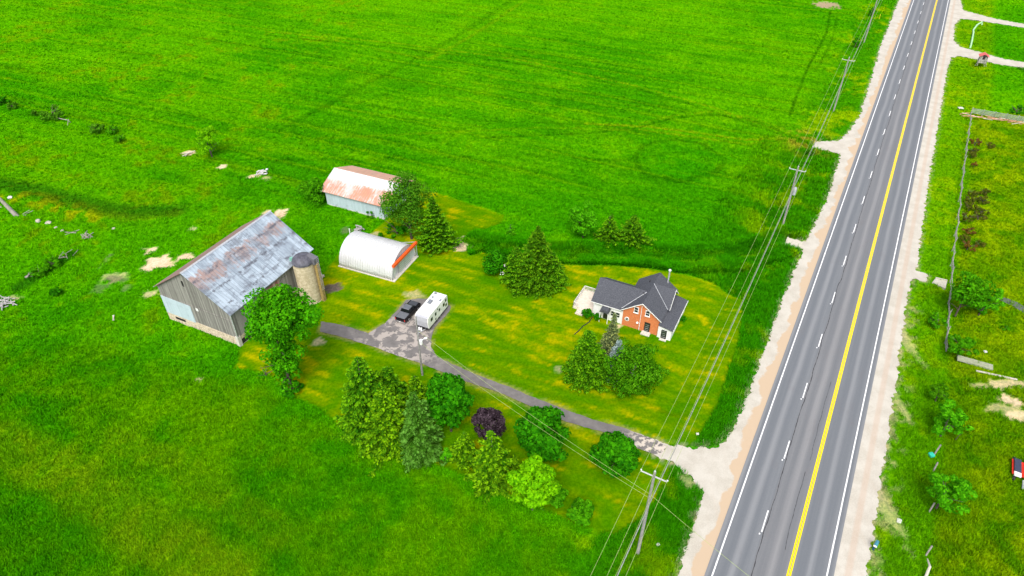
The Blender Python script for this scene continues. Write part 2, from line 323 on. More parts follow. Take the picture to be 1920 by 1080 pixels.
FQ=np.stack([I[:-1,:-1].ravel(),I[:-1,1:].ravel(),I[1:,1:].ravel(),I[1:,:-1].ravel()],1)
g=fastmesh('ground',np.stack([gx,gy,GZ],1),FQ,GM,GC,{'lawnm':sm(FF['lawn'],-.2,.4),'barem':GB},True); tag(g,kind='structure')
# ---------------------------------------------------------------- roads
def sheet(name,pts,z,mat): return tag(MB().poly([(x,y,z) for x,y in pts]).build(name,mat),kind='structure')
k=S('gravel',.95,0,.1); P=k.obj()
c=k.mix(k.ss(k.noise(P,.35,4,.6),.35,.65),(.40,.37,.315),(.485,.46,.405)); c=k.mix(k.ss(k.noise(k.map(P,(1.6,.09,1),(0,0,-(math.pi/2-RA))),1.,3,.6),.5,.72,0,.22),c,(.42,.34,.26)); c=k.mix(k.ss(k.noise(P,6,3,.7),.3,.7,0,.4),c,(.60,.565,.50))
X_,Y_,_z=k.sep(P); tt=k.ma('SUBTRACT',k.ma('MULTIPLY',k.ma('SUBTRACT',X_,RO[0]),RDY),k.ma('MULTIPLY',k.ma('SUBTRACT',Y_,RO[1]),RDX))
tn=k.ma('ADD',tt,k.ma('MULTIPLY',k.ma('SUBTRACT',k.noise(P,.16,4,.6),.5),5.5)); c=k.mix(k.ma('MULTIPLY',k.ss(tn,-2.3,-1.9),k.ss(tt,1.,-.5)),c,(.48,.37,.26)); c=k.mix(k.ma('MULTIPLY',k.ss(k.ma('ABSOLUTE',k.ma('SUBTRACT',tt,14.6)),.6,.2),.5),c,(.46,.35,.27))
k.bump(k.noise(P,8,3,.7),.4,.03); GRAV=k.color(c)
def jclose(full,n,seed): # jag everything but the closing edges by the road
    return jag(full,.15,.8,seed,4)
sheet('gravel_shoulder',jag(gwp,.18,.75,101,4)[:],.02,GRAV); sheet('gravel_shoulder',jag(gep,.18,.7,103,4),.02,GRAV)
k=S('highway_asphalt',.85,0,.25); P=k.obj(); X_,Y_,_z=k.sep(P)
lanes=[(-.55,3.88),(3.88,8.2),(8.2,12.9)]; band=None
lx=k.ma('ADD',X_,k.ma('MULTIPLY',k.ma('SUBTRACT',k.noise(k.comb(0.,Y_,0.),.05,2),.5),.5))
for cx,wd,amp in ((1.95,.42,.95),(6.1,.50,.75),(10.3,.40,.8),(3.55,.5,.35),(8.2,.6,.4),(4.6,.4,.25),(.3,.3,.3),(12.0,.3,.3),(-.7,.3,.8),(13.0,.3,.6)):
    d=k.ma('DIVIDE',k.ma('SUBTRACT',lx,cx),wd); gau=k.ma('MULTIPLY',k.ma('POWER',2.718,k.ma('MULTIPLY',k.ma('MULTIPLY',d,d),-1.)),amp)
    band=gau if band is None else k.ma('ADD',band,gau)
st=k.noise(k.comb(k.ma('MULTIPLY',X_,2.2),k.ma('MULTIPLY',Y_,.04),0.),1.,4,.6)
v=k.ma('ADD',band,k.ma('MULTIPLY',k.ma('SUBTRACT',st,.5),.9)); v=k.ma('ADD',v,k.ma('MULTIPLY',k.ma('SUBTRACT',k.noise(P,5,4,.75),.5),.5))
c=k.mix(k.ss(v,-.2,1.1),(.132,.144,.161),(.215,.224,.238)); c=k.mix(k.ss(k.noise(k.comb(X_,k.ma('MULTIPLY',Y_,.3),0.),.5,4,.6),.55,.75,0,.3),c,(.15,.140,.148))
# repair strip beside lane joint
c=k.mix(k.ma('MULTIPLY',k.ss(X_,3.95,4.1),k.ss(X_,8.0,7.9)),c,k.mix(1,c,(1.07,1.03,1.0),'MULTIPLY')); 
k.bump(k.noise(P,9,3,.7),.15,.02); ASPH=k.color(c)
def rsheet(name,t0,t1,s0,s1,z,mat,seg=1):
    m=MB(); L=[(t0,s0+(s1-s0)*i/seg) for i in range(seg+1)]+[(t1,s1-(s1-s0)*i/seg) for i in range(seg+1)]
    m.poly([(a,b,z) for a,b in L]); o=m.build(name,mat); o.location=(RO[0],RO[1],0); o.rotation_euler=(0,0,RA-math.pi/2); return tag(o,kind='structure')
hw=MB().box(-.85,RW+.75,-60,600,-.12,.06).build('highway',ASPH); hw.location=(RO[0],RO[1],0); hw.rotation_euler=(0,0,RA-math.pi/2); tag(hw,kind='structure')
def paint(name,c1,c2):
    k=S(name,.6,0,.3); P=k.obj(); return k.color(k.mix(k.ss(k.noise(P,7,4,.7),.5,.72,0,.6),c1,c2))
WP=paint('white_paint',(.82,.82,.82),(.45,.46,.47)); YP=paint('yellow_paint',(.85,.62,.0),(.50,.38,.03))
for nm,t0,t1 in (('edge_line',-.09,.09),('edge_line',RW-.09,RW+.09)): rsheet(nm,t0,t1,-60,600,.064,WP)
for t0 in (7.96,8.26): rsheet('centre_line',t0,t0+.22,-60,600,.064,YP)
m=MB()
for i in range(-3,30):
    s=(math.dist(RO,at(1437,978)))
s0=[ (p[0]-RO[0])*RDX+(p[1]-RO[1])*RDY for p in (at(1437,978),)][0]
m=MB(); mk=MB()
for i in range(-4,40):
    s=s0-1.9+i*13.45; m.poly([(3.80,s,.064),(3.96,s,.064),(3.96,s+3.7,.064),(3.80,s+3.7,.064)]); mk.poly([(3.62,s-.5,.0645),(3.78,s-.5,.0645),(3.78,s-.25,.0645),(3.62,s-.25,.0645)])
for mm,nm in ((m,'lane_dashes'),(mk,'lane_survey_dots')):
    o=mm.build(nm,WP); o.location=(RO[0],RO[1],0); o.rotation_euler=(0,0,RA-math.pi/2); tag(o,kind='structure')
crk_m=plain('crack_sealant',(.045,.045,.05),.8)
def crack(tc,s0_,s1_,seed,w=.035):
    m=MB(); L=[];R=[]; s=s0_
    while s<s1_:
        t=tc+(float(fbm(np.array(s*.25),np.array(seed*7.),seed,4))-.5)*.5; ww=w*(.5+random.random()); L.append((t-ww,s)); R.append((t+ww,s)); s+=.35
    for i in range(len(L)-1): m.poly([(*L[i],.068),(*R[i],.068),(*R[i+1],.068),(*L[i+1],.068)])
    o=m.build('road_crack',crk_m); o.location=(RO[0],RO[1],0); o.rotation_euler=(0,0,RA-math.pi/2); tag(o,kind='structure')
crack(4.18,-30,300,3,.045); crack(6.95,8,22,4,.03); crack(7.1,24,42,5,.025)
k=S('driveway_asphalt',.9,0,.2); P=k.obj(); X_,Y_,_z=k.sep(P)
c=k.mix(k.ss(k.noise(P,.8,5,.6),.35,.65),(.150,.140,.137),(.190,.178,.173)); cx,cy=at(752,640)
lot=k.ss(k.ma('SQRT',k.ma('ADD',k.ma('POWER',k.ma('SUBTRACT',X_,cx),2.),k.ma('POWER',k.ma('SUBTRACT',Y_,cy),2.))),4.,11.,1.,0.)
pale=k.ma('MULTIPLY',k.ss(k.noise(P,.55,6,.68,.3),.49,.55),lot); c=k.mix(k.ma('MULTIPLY',pale,.85),c,(.42,.375,.34)); c=k.mix(k.ss(k.noise(P,.35,4,.6),.62,.72,0,.5),c,(.26,.235,.21))
ax,ay=at(1225,838); pe=k.ss(k.ma('SQRT',k.ma('ADD',k.ma('POWER',k.ma('SUBTRACT',X_,ax),2.),k.ma('POWER',k.ma('SUBTRACT',Y_,ay),2.))),1.5,6.,1.,0.)
c=k.mix(k.ma('MULTIPLY',pe,k.ss(k.noise(P,1.2,4,.6),.45,.55)),c,(.55,.49,.42))
k.bump(k.noise(P,7,3,.7),.3,.02); sheet('driveway',jag(dr,.3,.16,111),.045,k.color(c))
k=S('water',.12,0,.5); WATER=k.color((.10,.12,.10))
sheet('pond_water',jag(W([(1865,560),(1885,558),(1905,566),(1925,578),(1925,590),(1900,575),(1880,565)]),.3,.2,5),.03,k.m)
# ================================================================ materials for buildings
def boards(name,a,b,pitch=.28,axis='X'):
    k=S(name,.9,0,.1); P=k.obj(); X_,Y_,Z_=k.sep(P); h=k.ma('ADD',X_,Y_)
    bd=k.white(k.comb(k.ma('FLOOR',k.ma('DIVIDE',h,pitch)),0.,0.)); st=k.noise(k.comb(k.ma('MULTIPLY',h,6.),0.,k.ma('MULTIPLY',Z_,.5)),1.,4,.65)
    f=k.ma('ADD',k.ma('MULTIPLY',bd,.5),k.ma('MULTIPLY',st,.9)); c=k.mix(k.ss(f,.35,1.05),a,b)
    gap=k.ss(k.ma('FRACT',k.ma('DIVIDE',h,pitch)),.0,.14,.55,1.); c=k.mix(1,c,k.comb(gap,gap,gap),'MULTIPLY')
    c=k.mix(k.ss(k.noise(P,.6,4,.6),.55,.75,0,.5),c,tuple(x*.6 for x in a)); k.bump(gap,.4,.03); return k.color(c)
WOOD=boards('weathered_boards',(.165,.158,.145),(.32,.31,.285)); BROWN=boards('brown_boards',(.10,.07,.055),(.30,.21,.17))
def metal_roof(name,base,base2,rust,rustpos,seam=2.6,rib=.62,thr=.5,dark=.8,axis=0):
    # object coords: axis 0 -> ribs run along x, sheets step along y
    k=S(name,.55,.15,.4); P=k.obj(); X_,Y_,Z_=k.sep(P)
    a,b=(X_,Y_) if axis==0 else (Y_,X_)
    cell=k.white(k.comb(k.ma('FLOOR',k.ma('DIVIDE',a,seam)),k.ma('FLOOR',k.ma('DIVIDE',b,rib)),3.))
    str_=k.noise(k.comb(k.ma('MULTIPLY',a,.35),k.ma('MULTIPLY',b,2.2),0.),1.,5,.7); big=k.noise(P,.22,4,.6)
    fs=k.noise(k.comb(k.ma('MULTIPLY',a,.5),k.ma('MULTIPLY',b,5.),7.),1.,5,.75); c=k.mix(k.ss(k.ma('ADD',k.ma('MULTIPLY',cell,.18),k.ma('ADD',k.ma('MULTIPLY',fs,.8),k.ma('MULTIPLY',big,.5))),.55,.95),base,base2)
    rf=k.ma('ADD',k.ma('ADD',k.ma('MULTIPLY',cell,.05),k.ma('ADD',k.ma('MULTIPLY',str_,.42),k.ma('MULTIPLY',fs,.35))),k.ma('ADD',k.ma('MULTIPLY',big,.5),rustpos(k,a,b)))
    c=k.mix(k.ss(rf,thr,thr+.16,0,.8),c,k.mix(k.ss(str_,.35,.65),rust,tuple(min(1,x*1.55) for x in rust)))
    jt=k.ma('ADD',a,k.ma('MULTIPLY',k.ma('SUBTRACT',k.noise(k.comb(0.,b,0.),.8,2),.5),.25))
    e=k.ss(k.ma('ABSOLUTE',k.ma('SUBTRACT',k.ma('FRACT',k.ma('DIVIDE',jt,seam)),.5)),.36,.48); e=k.ma('MULTIPLY',e,k.ss(k.noise(P,.9,4,.7),.42,.60))
    c=k.mix(k.ma('MULTIPLY',e,dark),c,(.10,.105,.13))
    c=k.mix(k.ss(k.noise(k.map(P,(1.6,.7,1)),.5,6,.72,.4),.49,.64,0,dark*.72),c,(.13,.14,.17))
    r=k.ss(k.ma('ABSOLUTE',k.ma('SUBTRACT',k.ma('FRACT',k.ma('DIVIDE',b,rib)),.5)),.38,.5,1.,.72); c=k.mix(1,c,k.comb(r,r,r),'MULTIPLY'); k.bump(r,.6,.05); return k.color(c)
k=S('shingles',.9,0,.15); P=k.obj(); SH=k.color(k.mix(k.ss(k.noise(P,9,4,.8),.38,.66),(.045,.049,.060),(.125,.131,.150)))
k=S('shingles_dark',.9,0,.15); P=k.obj(); SHD=k.color(k.mix(k.ss(k.noise(P,9,4,.8),.38,.66),(.045,.049,.060),(.125,.131,.150)))
k=S('brick',.9,0,.15); P=k.obj(); X_,Y_,Z_=k.sep(P); bt=k.n('ShaderNodeTexBrick'); k.put(bt.inputs['Vector'],k.comb(k.ma('ADD',X_,Y_),Z_,0.)); bt.inputs['Scale'].default_value=1; bt.inputs['Brick Width'].default_value=.24; bt.inputs['Row Height'].default_value=.085; bt.inputs['Mortar Size'].default_value=.010
k.put(bt.inputs['Color1'],(.60,.14,.04)); k.put(bt.inputs['Color2'],(.72,.23,.08)); k.put(bt.inputs['Mortar'],(.50,.24,.12)); BRICK=k.color(k.mix(k.ss(k.noise(P,1.3,5,.7),.55,.75,0,.5),bt.outputs[0],(.66,.27,.12)))
SIDING=plain('white_siding',(.80,.80,.79),.6,0,.3,.03); TRIM=plain('white_trim',(.82,.82,.80),.5,0,.3,.03); GLASS=plain('dark_glass',(.02,.025,.03),.12,0,.6,.3)
DARKP=plain('dark_opening',(.015,.014,.013),.9); GALV=plain('galvanised',(.55,.57,.60),.4,.4,.5,.12); CONC=plain('concrete',(.56,.53,.47),.9,0,.1,.12); WHITEM=plain('white_metal',(.80,.81,.82),.4,0,.4,.04)
STONE=S('stone_wall',.95,0,.1); P=STONE.obj(); STONE=STONE.color(STONE.mix(STONE.ss(STONE.noise(P,2.4,5,.7),.3,.68),(.36,.28,.20),(.70,.60,.46)))
BLUEM=boards('pale_blue_sheet',(.42,.52,.57),(.50,.60,.66),.35)
# ---------------------------------------------------------------- barn
LB=math.radians
o=at(320,598); bn=thing('barn','huge weathered grey timber barn with patchy blue grey and rusty metal roof','barn',(o[0],o[1],0),LB(-26))
bw,bd,be,bz,br_=16.45,20.4,7.6,1.9,13.3
hw_=bw/2
m=MB(); pent=[(0,0,bz),(bw,0,bz),(bw,0,be),(hw_,0,br_-.25),(0,0,be)]
m.prism(pent,(0,.25,0)); fw=m.build('wall',WOOD,bn); tag(fw,'grey board gable wall with a metal patch')
MB().prism([(x,bd-.25,z) for x,y,z in pent],(0,.25,0)).build('wall',WOOD,bn)
MB().box(0,.25,.25,bd-.25,bz,be).build('wall',WOOD,bn)
ew=MB().box(bw-.25,bw,.25,bd-.25,bz,be).build('wall',WOOD,bn)
MB().box(-.05,bw+.05,-.06,bd+.05,-.5,bz-.003).build('foundation',STONE,bn)
f=MB().box(-.03,6.9,-.09,-.003,1.75,5.5).build('metal_patch',BLUEM,bn); tag(f,'pale blue sheet metal patch')
MB().box(-.05,bw+.05,-.07,-.003,5.62,5.74).build('trim_board',WOOD,bn); 
MB().box(7.0,7.35,-.08,-.003,9.9,11.0).build('window',DARKP,bn); MB().box(1.9,4.2,-.14,-.063,.9,1.35).build('window',DARKP,bn)
MB().box(8.2,8.7,-.06,-.003,5.0,5.6).build('window',TRIM,bn)
# east wall pieces
RUSTW=boards('rusty_cladding',(.27,.12,.09),(.48,.34,.29),.6)
MB().box(bw+.003,bw+.09,6.3,11.5,1.3,6.55).build('cladding',RUSTW,bn)['label']='rust red metal cladding on the yard side'
MB().box(bw+.003,bw+.12,11.9,13.6,2.6,6.0).build('barn_door',WOOD,bn)
MB().box(bw+.003,bw+.14,11.6,13.6,2.0,2.6).build('door_sill_panel',BLUEM,bn)
MB().box(bw+.052,bw+.10,.6,2.4,.25,1.25).build('doorway',DARKP,bn)
MB().box(bw+.095,bw+.13,8.0,8.35,3.6,4.4).build('window',DARKP,bn)
MB().tube([(bw+.12,-.1,7.3),(bw+.12,-.1,1.8)],.10,8).build('downpipe',GALV,bn); MB().box(bw-.45,bw+.2,-.2,.45,-.3,2.2).build('corner_pier',CONC,bn)
def big_(k): return k.noise(k.obj(),.7,4,.65)
def rr(k,a,b): # rust lies in the band below the ridge
    return k.ma('SUBTRACT',k.ma('MULTIPLY',k.ma('MULTIPLY',k.ss(k.ma('ADD',a,k.ma('MULTIPLY',k.ma('SUBTRACT',big_(k),.5),3.)),8.4,10.2),k.ss(k.ma('ADD',a,k.ma('MULTIPLY',k.ma('SUBTRACT',big_(k),.5),4.)),13.4,11.6)),.48),.20)
BR1=metal_roof('barn_roof_metal',(.24,.29,.35),(.48,.57,.66),(.25,.145,.11),rr,2.6,.62,.84,.95)
BR2=metal_roof('barn_roof_rust',(.34,.33,.36),(.5,.5,.54),(.27,.115,.095),lambda k,a,b:k.ma('MULTIPLY',k.ss(a,-.5,3.0,0.,1.),.5),2.2,.7,.55,.4)
def slope(x0,z0,x1,z1,y0,y1,t,mat,name,parent,nseg=10,wob=.0):
    m=MB(); ys_=[y0+(y1-y0)*i/nseg for i in range(nseg+1)]; 
    top=[(x0,y,z0) for y in ys_]+[(x1,y,z1) for y in reversed(ys_)]
    return m.prism([(x0,y0,z0),(x1,y0,z1),(x1,y1,z1),(x0,y1,z0)],(0,0,-t)).build(name,mat,parent)
slope(hw_,br_,bw+.55,7.45,-.45,bd+.4,.1,BR1,'roof_slope',bn)['label']='blue grey roof slope with a rusty band'
slope(hw_-.003,br_,-.55,7.45,-.45,bd+.4,.1,BR2,'roof_slope',bn)['label']='rust red far roof slope'
MB().prism([(hw_-.25,-.5,br_-.1),(hw_,-.5,br_+.08),(hw_+.25,-.5,br_-.1)],(0,bd+.95,0)).build('ridge_cap',GALV,bn)
# ---------------------------------------------------------------- silo
SX,SY=at(585,560); SHGT=9.8
si=thing('silo','tan concrete silo with dark domed cap beside the barn','silo',(SX,SY,0),LB(-26))
k=S('silo_stave',.95,0,.1); P=k.obj(); X_,Y_,Z_=k.sep(P); SILO=k.color(k.mix(k.ss(k.noise(P,1.6,5,.75),.35,.65),(.42,.35,.22),(.62,.54,.38))); SILO=k.m
r=2.3; MB().lathe([(r+.08,-.3),(r+.08,.15),(r,.16)]+[(r,z) for z in (3,6,9,SHGT)],36).build('wall',SILO,si,smooth=False)
hoop=MB()
for z in [1+.85*i for i in range(11)]:
    hoop.tube([(math.cos(a)*(r+.02),math.sin(a)*(r+.02),z) for a in [2*math.pi*i/36 for i in range(37)]],.02,4,False)
hoop.build('hoops',plain('hoop_steel',(.28,.23,.15),.7),si)
prof=[(r+.12,SHGT-.1)]+[((r+.12)*math.cos(t),SHGT+1.55*math.sin(t)) for t in [i*math.pi/2/9 for i in range(9)]]+[(.02,SHGT+1.56)]
si.scale=(.84,.84,.885)
cap=MB().lathe(prof,16).build('dome_cap',plain('dark_dome',(.10,.10,.125),.6,.2,.4,.35,1.2),si)
MB().box(-2.5,-1.9,-1.3,-.7,SHGT+.0,SHGT+.75).build('cap_panel',plain('mint_panel',(.20,.45,.36),.6),si)
ch=MB().hull8([(1.75,.1,SHGT-.3),(2.95,.1,SHGT-.3),(2.95,1.5,SHGT-.3),(1.75,1.5,SHGT-.3),(1.0,.2,SHGT+1.55),(2.95,.1,SHGT+1.0),(2.95,1.5,SHGT+1.0),(1.0,1.4,SHGT+1.55)]).build('dormer_hood',plain('hood',(.13,.13,.15),.6),si)
MB().box(2.45,3.15,.35,1.15,0,SHGT-.3).build('chute',plain('chute_wood',(.33,.24,.09),.9,0,.1,.3),si)
lad=MB()
for s in(.45,1.05): lad.tube([(3.3,s,3),(3.3,s,SHGT+1.0)],.03,4)
for i in range(20): lad.tube([(3.3,.45,3.2+.42*i),(3.3,1.05,3.2+.42*i)],.025,4)
lad.build('ladder',GALV,si)
# ---------------------------------------------------------------- metal shed
o=at(614,383); sh=thing('shed','long low shed with pale blue walls and rusty white metal roof','shed',(o[0],o[1],0),LB(-24.5))
W_,D_,E_,R_=15.0,11.6,3.5,6.1
for q in (MB().box(0,W_,0,.2,.15,E_),MB().box(0,W_,D_-.2,D_,.15,E_)): q.build('wall',BLUEM,sh)
for x in (0,W_-.2): MB().prism([(x,.2,.15),(x,D_-.2,.15),(x,D_-.2,E_),(x,D_/2,R_-.15),(x,.2,E_)],(.2,0,0)).build('wall',BLUEM,sh)
MB().box(-.08,W_+.08,-.08,D_+.08,-.3,.147).build('foundation',CONC,sh)
SR=metal_roof('shed_roof_metal',(.60,.58,.56),(.80,.79,.78),(.42,.12,.035),lambda k,a,b:k.ma('SUBTRACT',k.ss(a,5.6,2.4,0,.47),.12),1.5,.55,.90,.12,1)
SR2=metal_roof('shed_roof_far',(.60,.50,.46),(.80,.74,.70),(.50,.24,.15),lambda k,a,b:.12,2.0,.6,.55,.15,1)
MB().prism([(-1.2,-.55,E_+.05),(-1.2,D_/2,R_),(-1.2,D_/2,R_-.1),(-1.2,-.55,E_-.05)],(W_+2.2,0,0)).build('roof_slope',SR,sh)['label']='near roof slope, white above and rusty below'
MB().prism([(-1.2,D_+.55,E_+.05),(-1.2,D_/2+.004,R_),(-1.2,D_/2+.004,R_-.1),(-1.2,D_+.55,E_-.05)],(W_+2.2,0,0)).build('roof_slope',SR2,sh)
# ---------------------------------------------------------------- quonset hut
o=at(570+305/4.5,290+940/4.5); qo=thing('quonset_hut','white corrugated arched metal hut with orange door track','metal hut',(o[0],o[1],0),LB(-23.5))
QL,QW,QH=12.1,8.8,4.75
MB().box(-.3,QL+.5,-.25,QW+.25,-.3,.12).build('slab',CONC,qo)
m=MB(); NP=28; NR=22*6
ring=[]
for i in range(NR+1):
    x=QL*i/NR; ph=(i%6)/6; off=.085*math.cos(2*math.pi*ph)
    for j in range(NP+1):
        a=math.pi*j/NP; cy=-math.cos(a); sz=math.sin(a)**.82
        m.v.append((x,QW/2+(QW/2+off)*cy,.12+(QH-.12+off)*sz))
for i in range(NR):
    for j in range(NP): b=i*(NP+1)+j; m.f.append((b,b+1,b+NP+2,b+NP+1))
q=m.build('arched_shell',plain('white_corrugated',(.57,.58,.595),.5,.1,.3,.05,.6),qo,smooth=True); sol=q.modifiers.new('t','SOLIDIFY'); sol.thickness=.04; sol.offset=-1
def archz(y): 
    t=(y-QW/2)/(QW/2); t=max(-1,min(1,t)); return .12+(QH-.2)*(1-t*t)**.41
for x,nm in ((.12,'end_wall'),(QL-.35,'end_wall')):
    MB().prism([(x,QW*i/24,archz(QW*i/24)-.08 if 0<i<24 else .12) for i in range(25)],(.08,0,0)).build(nm,boards('white_ribbed',(.55,.57,.58),(.68,.70,.71),.3) if x<1 else bpy.data.materials['white_ribbed'],qo)
k=S('ribbed_door',.5,.2,.4); P=k.obj(); z=k.sep(P)[2]; f=k.ss(k.ma('FRACT',k.ma('MULTIPLY',z,2.4)),.42,.58); DOORM=k.color(k.mix(f,(.34,.37,.38),(.70,.72,.72)))
for y0,y1 in ((2.35,4.4),(4.5,6.6)): 
    d=MB().box(QL+.02,QL+.10,y0,y1,.16,3.05).build('sliding_door',DOORM,qo); MB().box(QL+.11,QL+.15,y0,y0+.12,.16,3.05).build('door_stile',GALV,d)
ORG=plain('orange_paint',(.78,.10,.015),.5,0,.4,.08)
MB().box(QL+.05,QL+.55,.15,QW+.2,3.12,3.62).build('door_track',ORG,qo)
for y in (.35,QW): MB().box(QL+.2,QL+.32,y,y+.12,.12,3.12).build('track_post',GALV,qo)
MB().tube([(QL-3.2,QW*.62,4.5),(QL+.25,QW+.1,3.55)],.05,6).build('brace',GALV,qo)
MB().tube([(-.6,5.4,.0),(-.6,5.4,5.4)],.09,8).build('vent_pipe',WHITEM,qo)
# ---------------------------------------------------------------- farmhouse
z5=lambda x,y:(1040+x/5.143,480+y/5.143)
o=at(*z5(645,660)); hs=thing('farmhouse','orange brick and white farmhouse with dark grey shingle roofs','house',(o[0],o[1],0),LB(-27))
A_,DD,EV,RG=6.54,9.2,3.75,6.25
gab=lambda y,t:[(0,y,-.2),(A_,y,-.2),(A_,y,EV),(A_/2,y,RG-.2),(0,y,EV)]
b_=MB().prism(gab(0,0),(0,.3,0)).build('wall',BRICK,hs); b_['label']='orange brick gable wall'
MB().prism(gab(DD-.3,0),(0,.3,0)).build('wall',SIDING,hs); MB().box(0,.3,.3,DD-.3,-.2,EV).build('wall',SIDING,hs); MB().box(A_-.3,A_,.3,DD-.3,-.2,EV).build('wall',BRICK,hs)
def rf(pts,name='roof_slope',mat=SH,t=.12): return MB().prism(pts,(0,0,-t)).build(name,mat,hs)
ov=.38; sl=(RG-EV)/(A_/2); ze=EV-sl*ov+.08
rf([(-ov,-ov,ze),(A_/2,-ov,RG),(A_/2,DD+ov,RG),(-ov,DD+ov,ze)]); rf([(A_+ov,-ov,ze),(A_/2+.003,-ov,RG),(A_/2+.003,DD+ov,RG),(A_+ov,DD+ov,ze)])
# barge boards on the brick gable
for sx,x0,x1 in ((1,-ov,A_/2),(-1,A_+ov,A_/2)):
    MB().prism([(x0,-ov-.05,ze-.13),(x0,-ov-.05,ze+.02),(x1,-ov-.05,RG+.02),(x1,-ov-.05,RG-.16)],(0,.046,0)).build('barge_board',TRIM,hs)
# side gable toward the road
dy0,dy1=3.3,8.4; dyc=(dy0+dy1)/2; dz=RG+.05
MB().prism([(A_+.1,dy0+.3,ze-.3),(A_+.1,dy1-.3,ze-.3),(A_+.1,dyc,dz-.2)],(.2,0,0)).build('gable_wall',SIDING,hs)
MB().prism([(A_/2,dyc,dz),(A_+.75,dyc,dz),(A_+.75,dy0-.1,ze+.10),(A_+ov-.1,dy0-.1,ze+.10)],(0,0,-.1)).build('roof_slope',SHD,hs)
MB().prism([(A_/2,dyc+.003,dz),(A_+.75,dyc+.003,dz),(A_+.75,dy1+.1,ze+.10),(A_+ov-.1,dy1+.1,ze+.10)],(0,0,-.1)).build('roof_slope',SHD,hs)
for y in (dy0-.1,dy1+.1): MB().prism([(A_+.755,y,ze-.05),(A_+.755,y,ze+.13),(A_+.755,dyc,dz+.03),(A_+.755,dyc,dz-.17)],(.05,0,0)).build('barge_board',TRIM,hs)
MB().tube([(A_/2,dyc,dz+.0),(A_+ov,dy0-.1,ze+.12)],.05,5).build('valley_flashing',GALV,hs)
MB().tube([(-ov,.0,ze+.1),(A_/2-.5,3.3,RG-.3)],.05,5).build('valley_flashing',GALV,hs)
# white wing
WL,WR,wD=-5.55,0.,7.1; we,wr=3.55,5.95
m=MB().box(WL,-.003,.1,.35,-.2,we).build('wall',SIDING,hs); m['label']='white rendered wing wall'
MB().box(WL,-.003,wD-.25,wD,-.2,we).build('wall',SIDING,hs); MB().prism([(WL,.35,-.2),(WL,wD-.25,-.2),(WL,wD-.25,we),(WL,wD/2+.1,wr-.2),(WL,.35,we)],(.25,0,0)).build('wall',SIDING,hs)
wz=we-.24+.06
rf([(WL-.4,-.3,wz),(-.15,-.3,wz),(A_/2-.35,3.65,wr+.02),(WL-.4,3.65,wr+.02)]); rf([(WL-.4,wD+.35,wz),(-.1,wD+.35,wz),(A_/2-.35,3.653,wr+.02),(WL-.4,3.653,wr+.02)])
MB().box(WL-.4,-.4,-.36,-.303,wz-.13,wz+.0).build('gutter',TRIM,hs)
# lean-to on the road side
lt0,lt1=.0,8.5; LX=8.9
MB().box(A_+.003,LX,-.28,.0,-.2,2.35).build('wall',SIDING,hs)['label']='white lean-to wall'; MB().box(LX-.25,LX,.003,lt1,-.2,2.35).build('wall',SIDING,hs); MB().box(A_,LX-.253,lt1-.25,lt1,-.2,2.35).build('wall',SIDING,hs)
MB().prism([(A_+.003,-.55,3.0),(LX+.25,-.55,2.4),(LX+.25,lt1+.35,2.4),(A_+.003,lt1+.35,3.0)],(0,0,-.1)).build('lean_to_roof',SH,hs)
MB().box(LX+.253,LX+.32,-.55,lt1+.35,2.22,2.42).build('gutter',TRIM,hs)
BLKD=plain('black_door',(.02,.025,.022),.35,0,.5)
def win(x0,x1,z0,z1,y,sill=True,fr=.12,name='window'):
    f=MB().box(x0-fr,x1+fr,y-.07,y-.003,z0-fr,z1+fr).build(name,TRIM,hs); MB().box(x0,x1,y-.10,y-.073,z0,z1).build('pane',GLASS,f)
    MB().box(x0,x1,y-.125,y-.103,(z0+z1)/2-.03,(z0+z1)/2+.03).build('sash_bar',TRIM,f)
    if sill: MB().box(x0-fr-.06,x1+fr+.06,y-.17,y-.073,z0-fr-.12,z0-fr).build('sill',TRIM,f)
win(1.98,2.55,3.78,4.75,0); win(4.02,4.60,3.78,4.75,0); win(-2.15,-1.5,1.35,2.3,.1,False,.08); win(-1.22,-.58,1.35,2.3,.1,False,.08)
f=MB(); f.prism([(.83+.42*math.cos(a),-.003,1.66+.42*math.sin(a)) for a in [2*math.pi*i/20 for i in range(20)]],(0,-.08,0)); f=f.build('round_window',TRIM,hs)
MB().prism([(.83+.27*math.cos(a),-.086,1.66+.27*math.sin(a)) for a in [2*math.pi*i/20 for i in range(20)]],(0,-.02,0)).build('pane',GLASS,f); MB().box(.56,1.1,-.12,-.108,1.63,1.69).build('sash_bar',TRIM,f)
for x0,x1,z0,z1,y in ((4.12,4.98,.15,2.15,0),(7.25,8.05,.05,1.85,-.28)):
    fr_=MB().box(x0-.08,x1+.08,y-.06,y-.003,z0,z1+.08).build('door_frame',plain('black_frame',(.02,.02,.02),.6),hs); d=MB().box(x0,x1,y-.10,y-.063,z0,z1).build('door',BLKD,fr_)
    for i in range(4): MB().box(x0+.12,x1-.12,y-.112,y-.103,z0+.35+i*.42,z0+.41+i*.42).build('glass_bar',GALV,fr_)
MB().box(3.75,5.35,-1.0,-.003,-.1,.13).box(3.95,5.2,-.6,-.003,.132,.26).build('doorstep',CONC,hs); MB().box(7.1,8.3,-.9,-.283,-.1,.12).build('doorstep',CONC,hs)
MB().tube([(3.18,-.08,RG-.5),(3.18,-.08,0)],.05,6).build('service_pipe',TRIM,hs)
MB().lathe([(.02,0),(.2,.05),(.22,.07),(.18,.07)],16).build('satellite_dish',TRIM,hs); sdh=bpy.data.objects[-1] if False else hs.children[-1]
for ch_ in hs.children:
    if ch_.name.startswith('satellite_dish'): ch_.location=(2.75,-.1,1.6); ch_.rotation_euler=(math.pi/2-.3,0,.3)
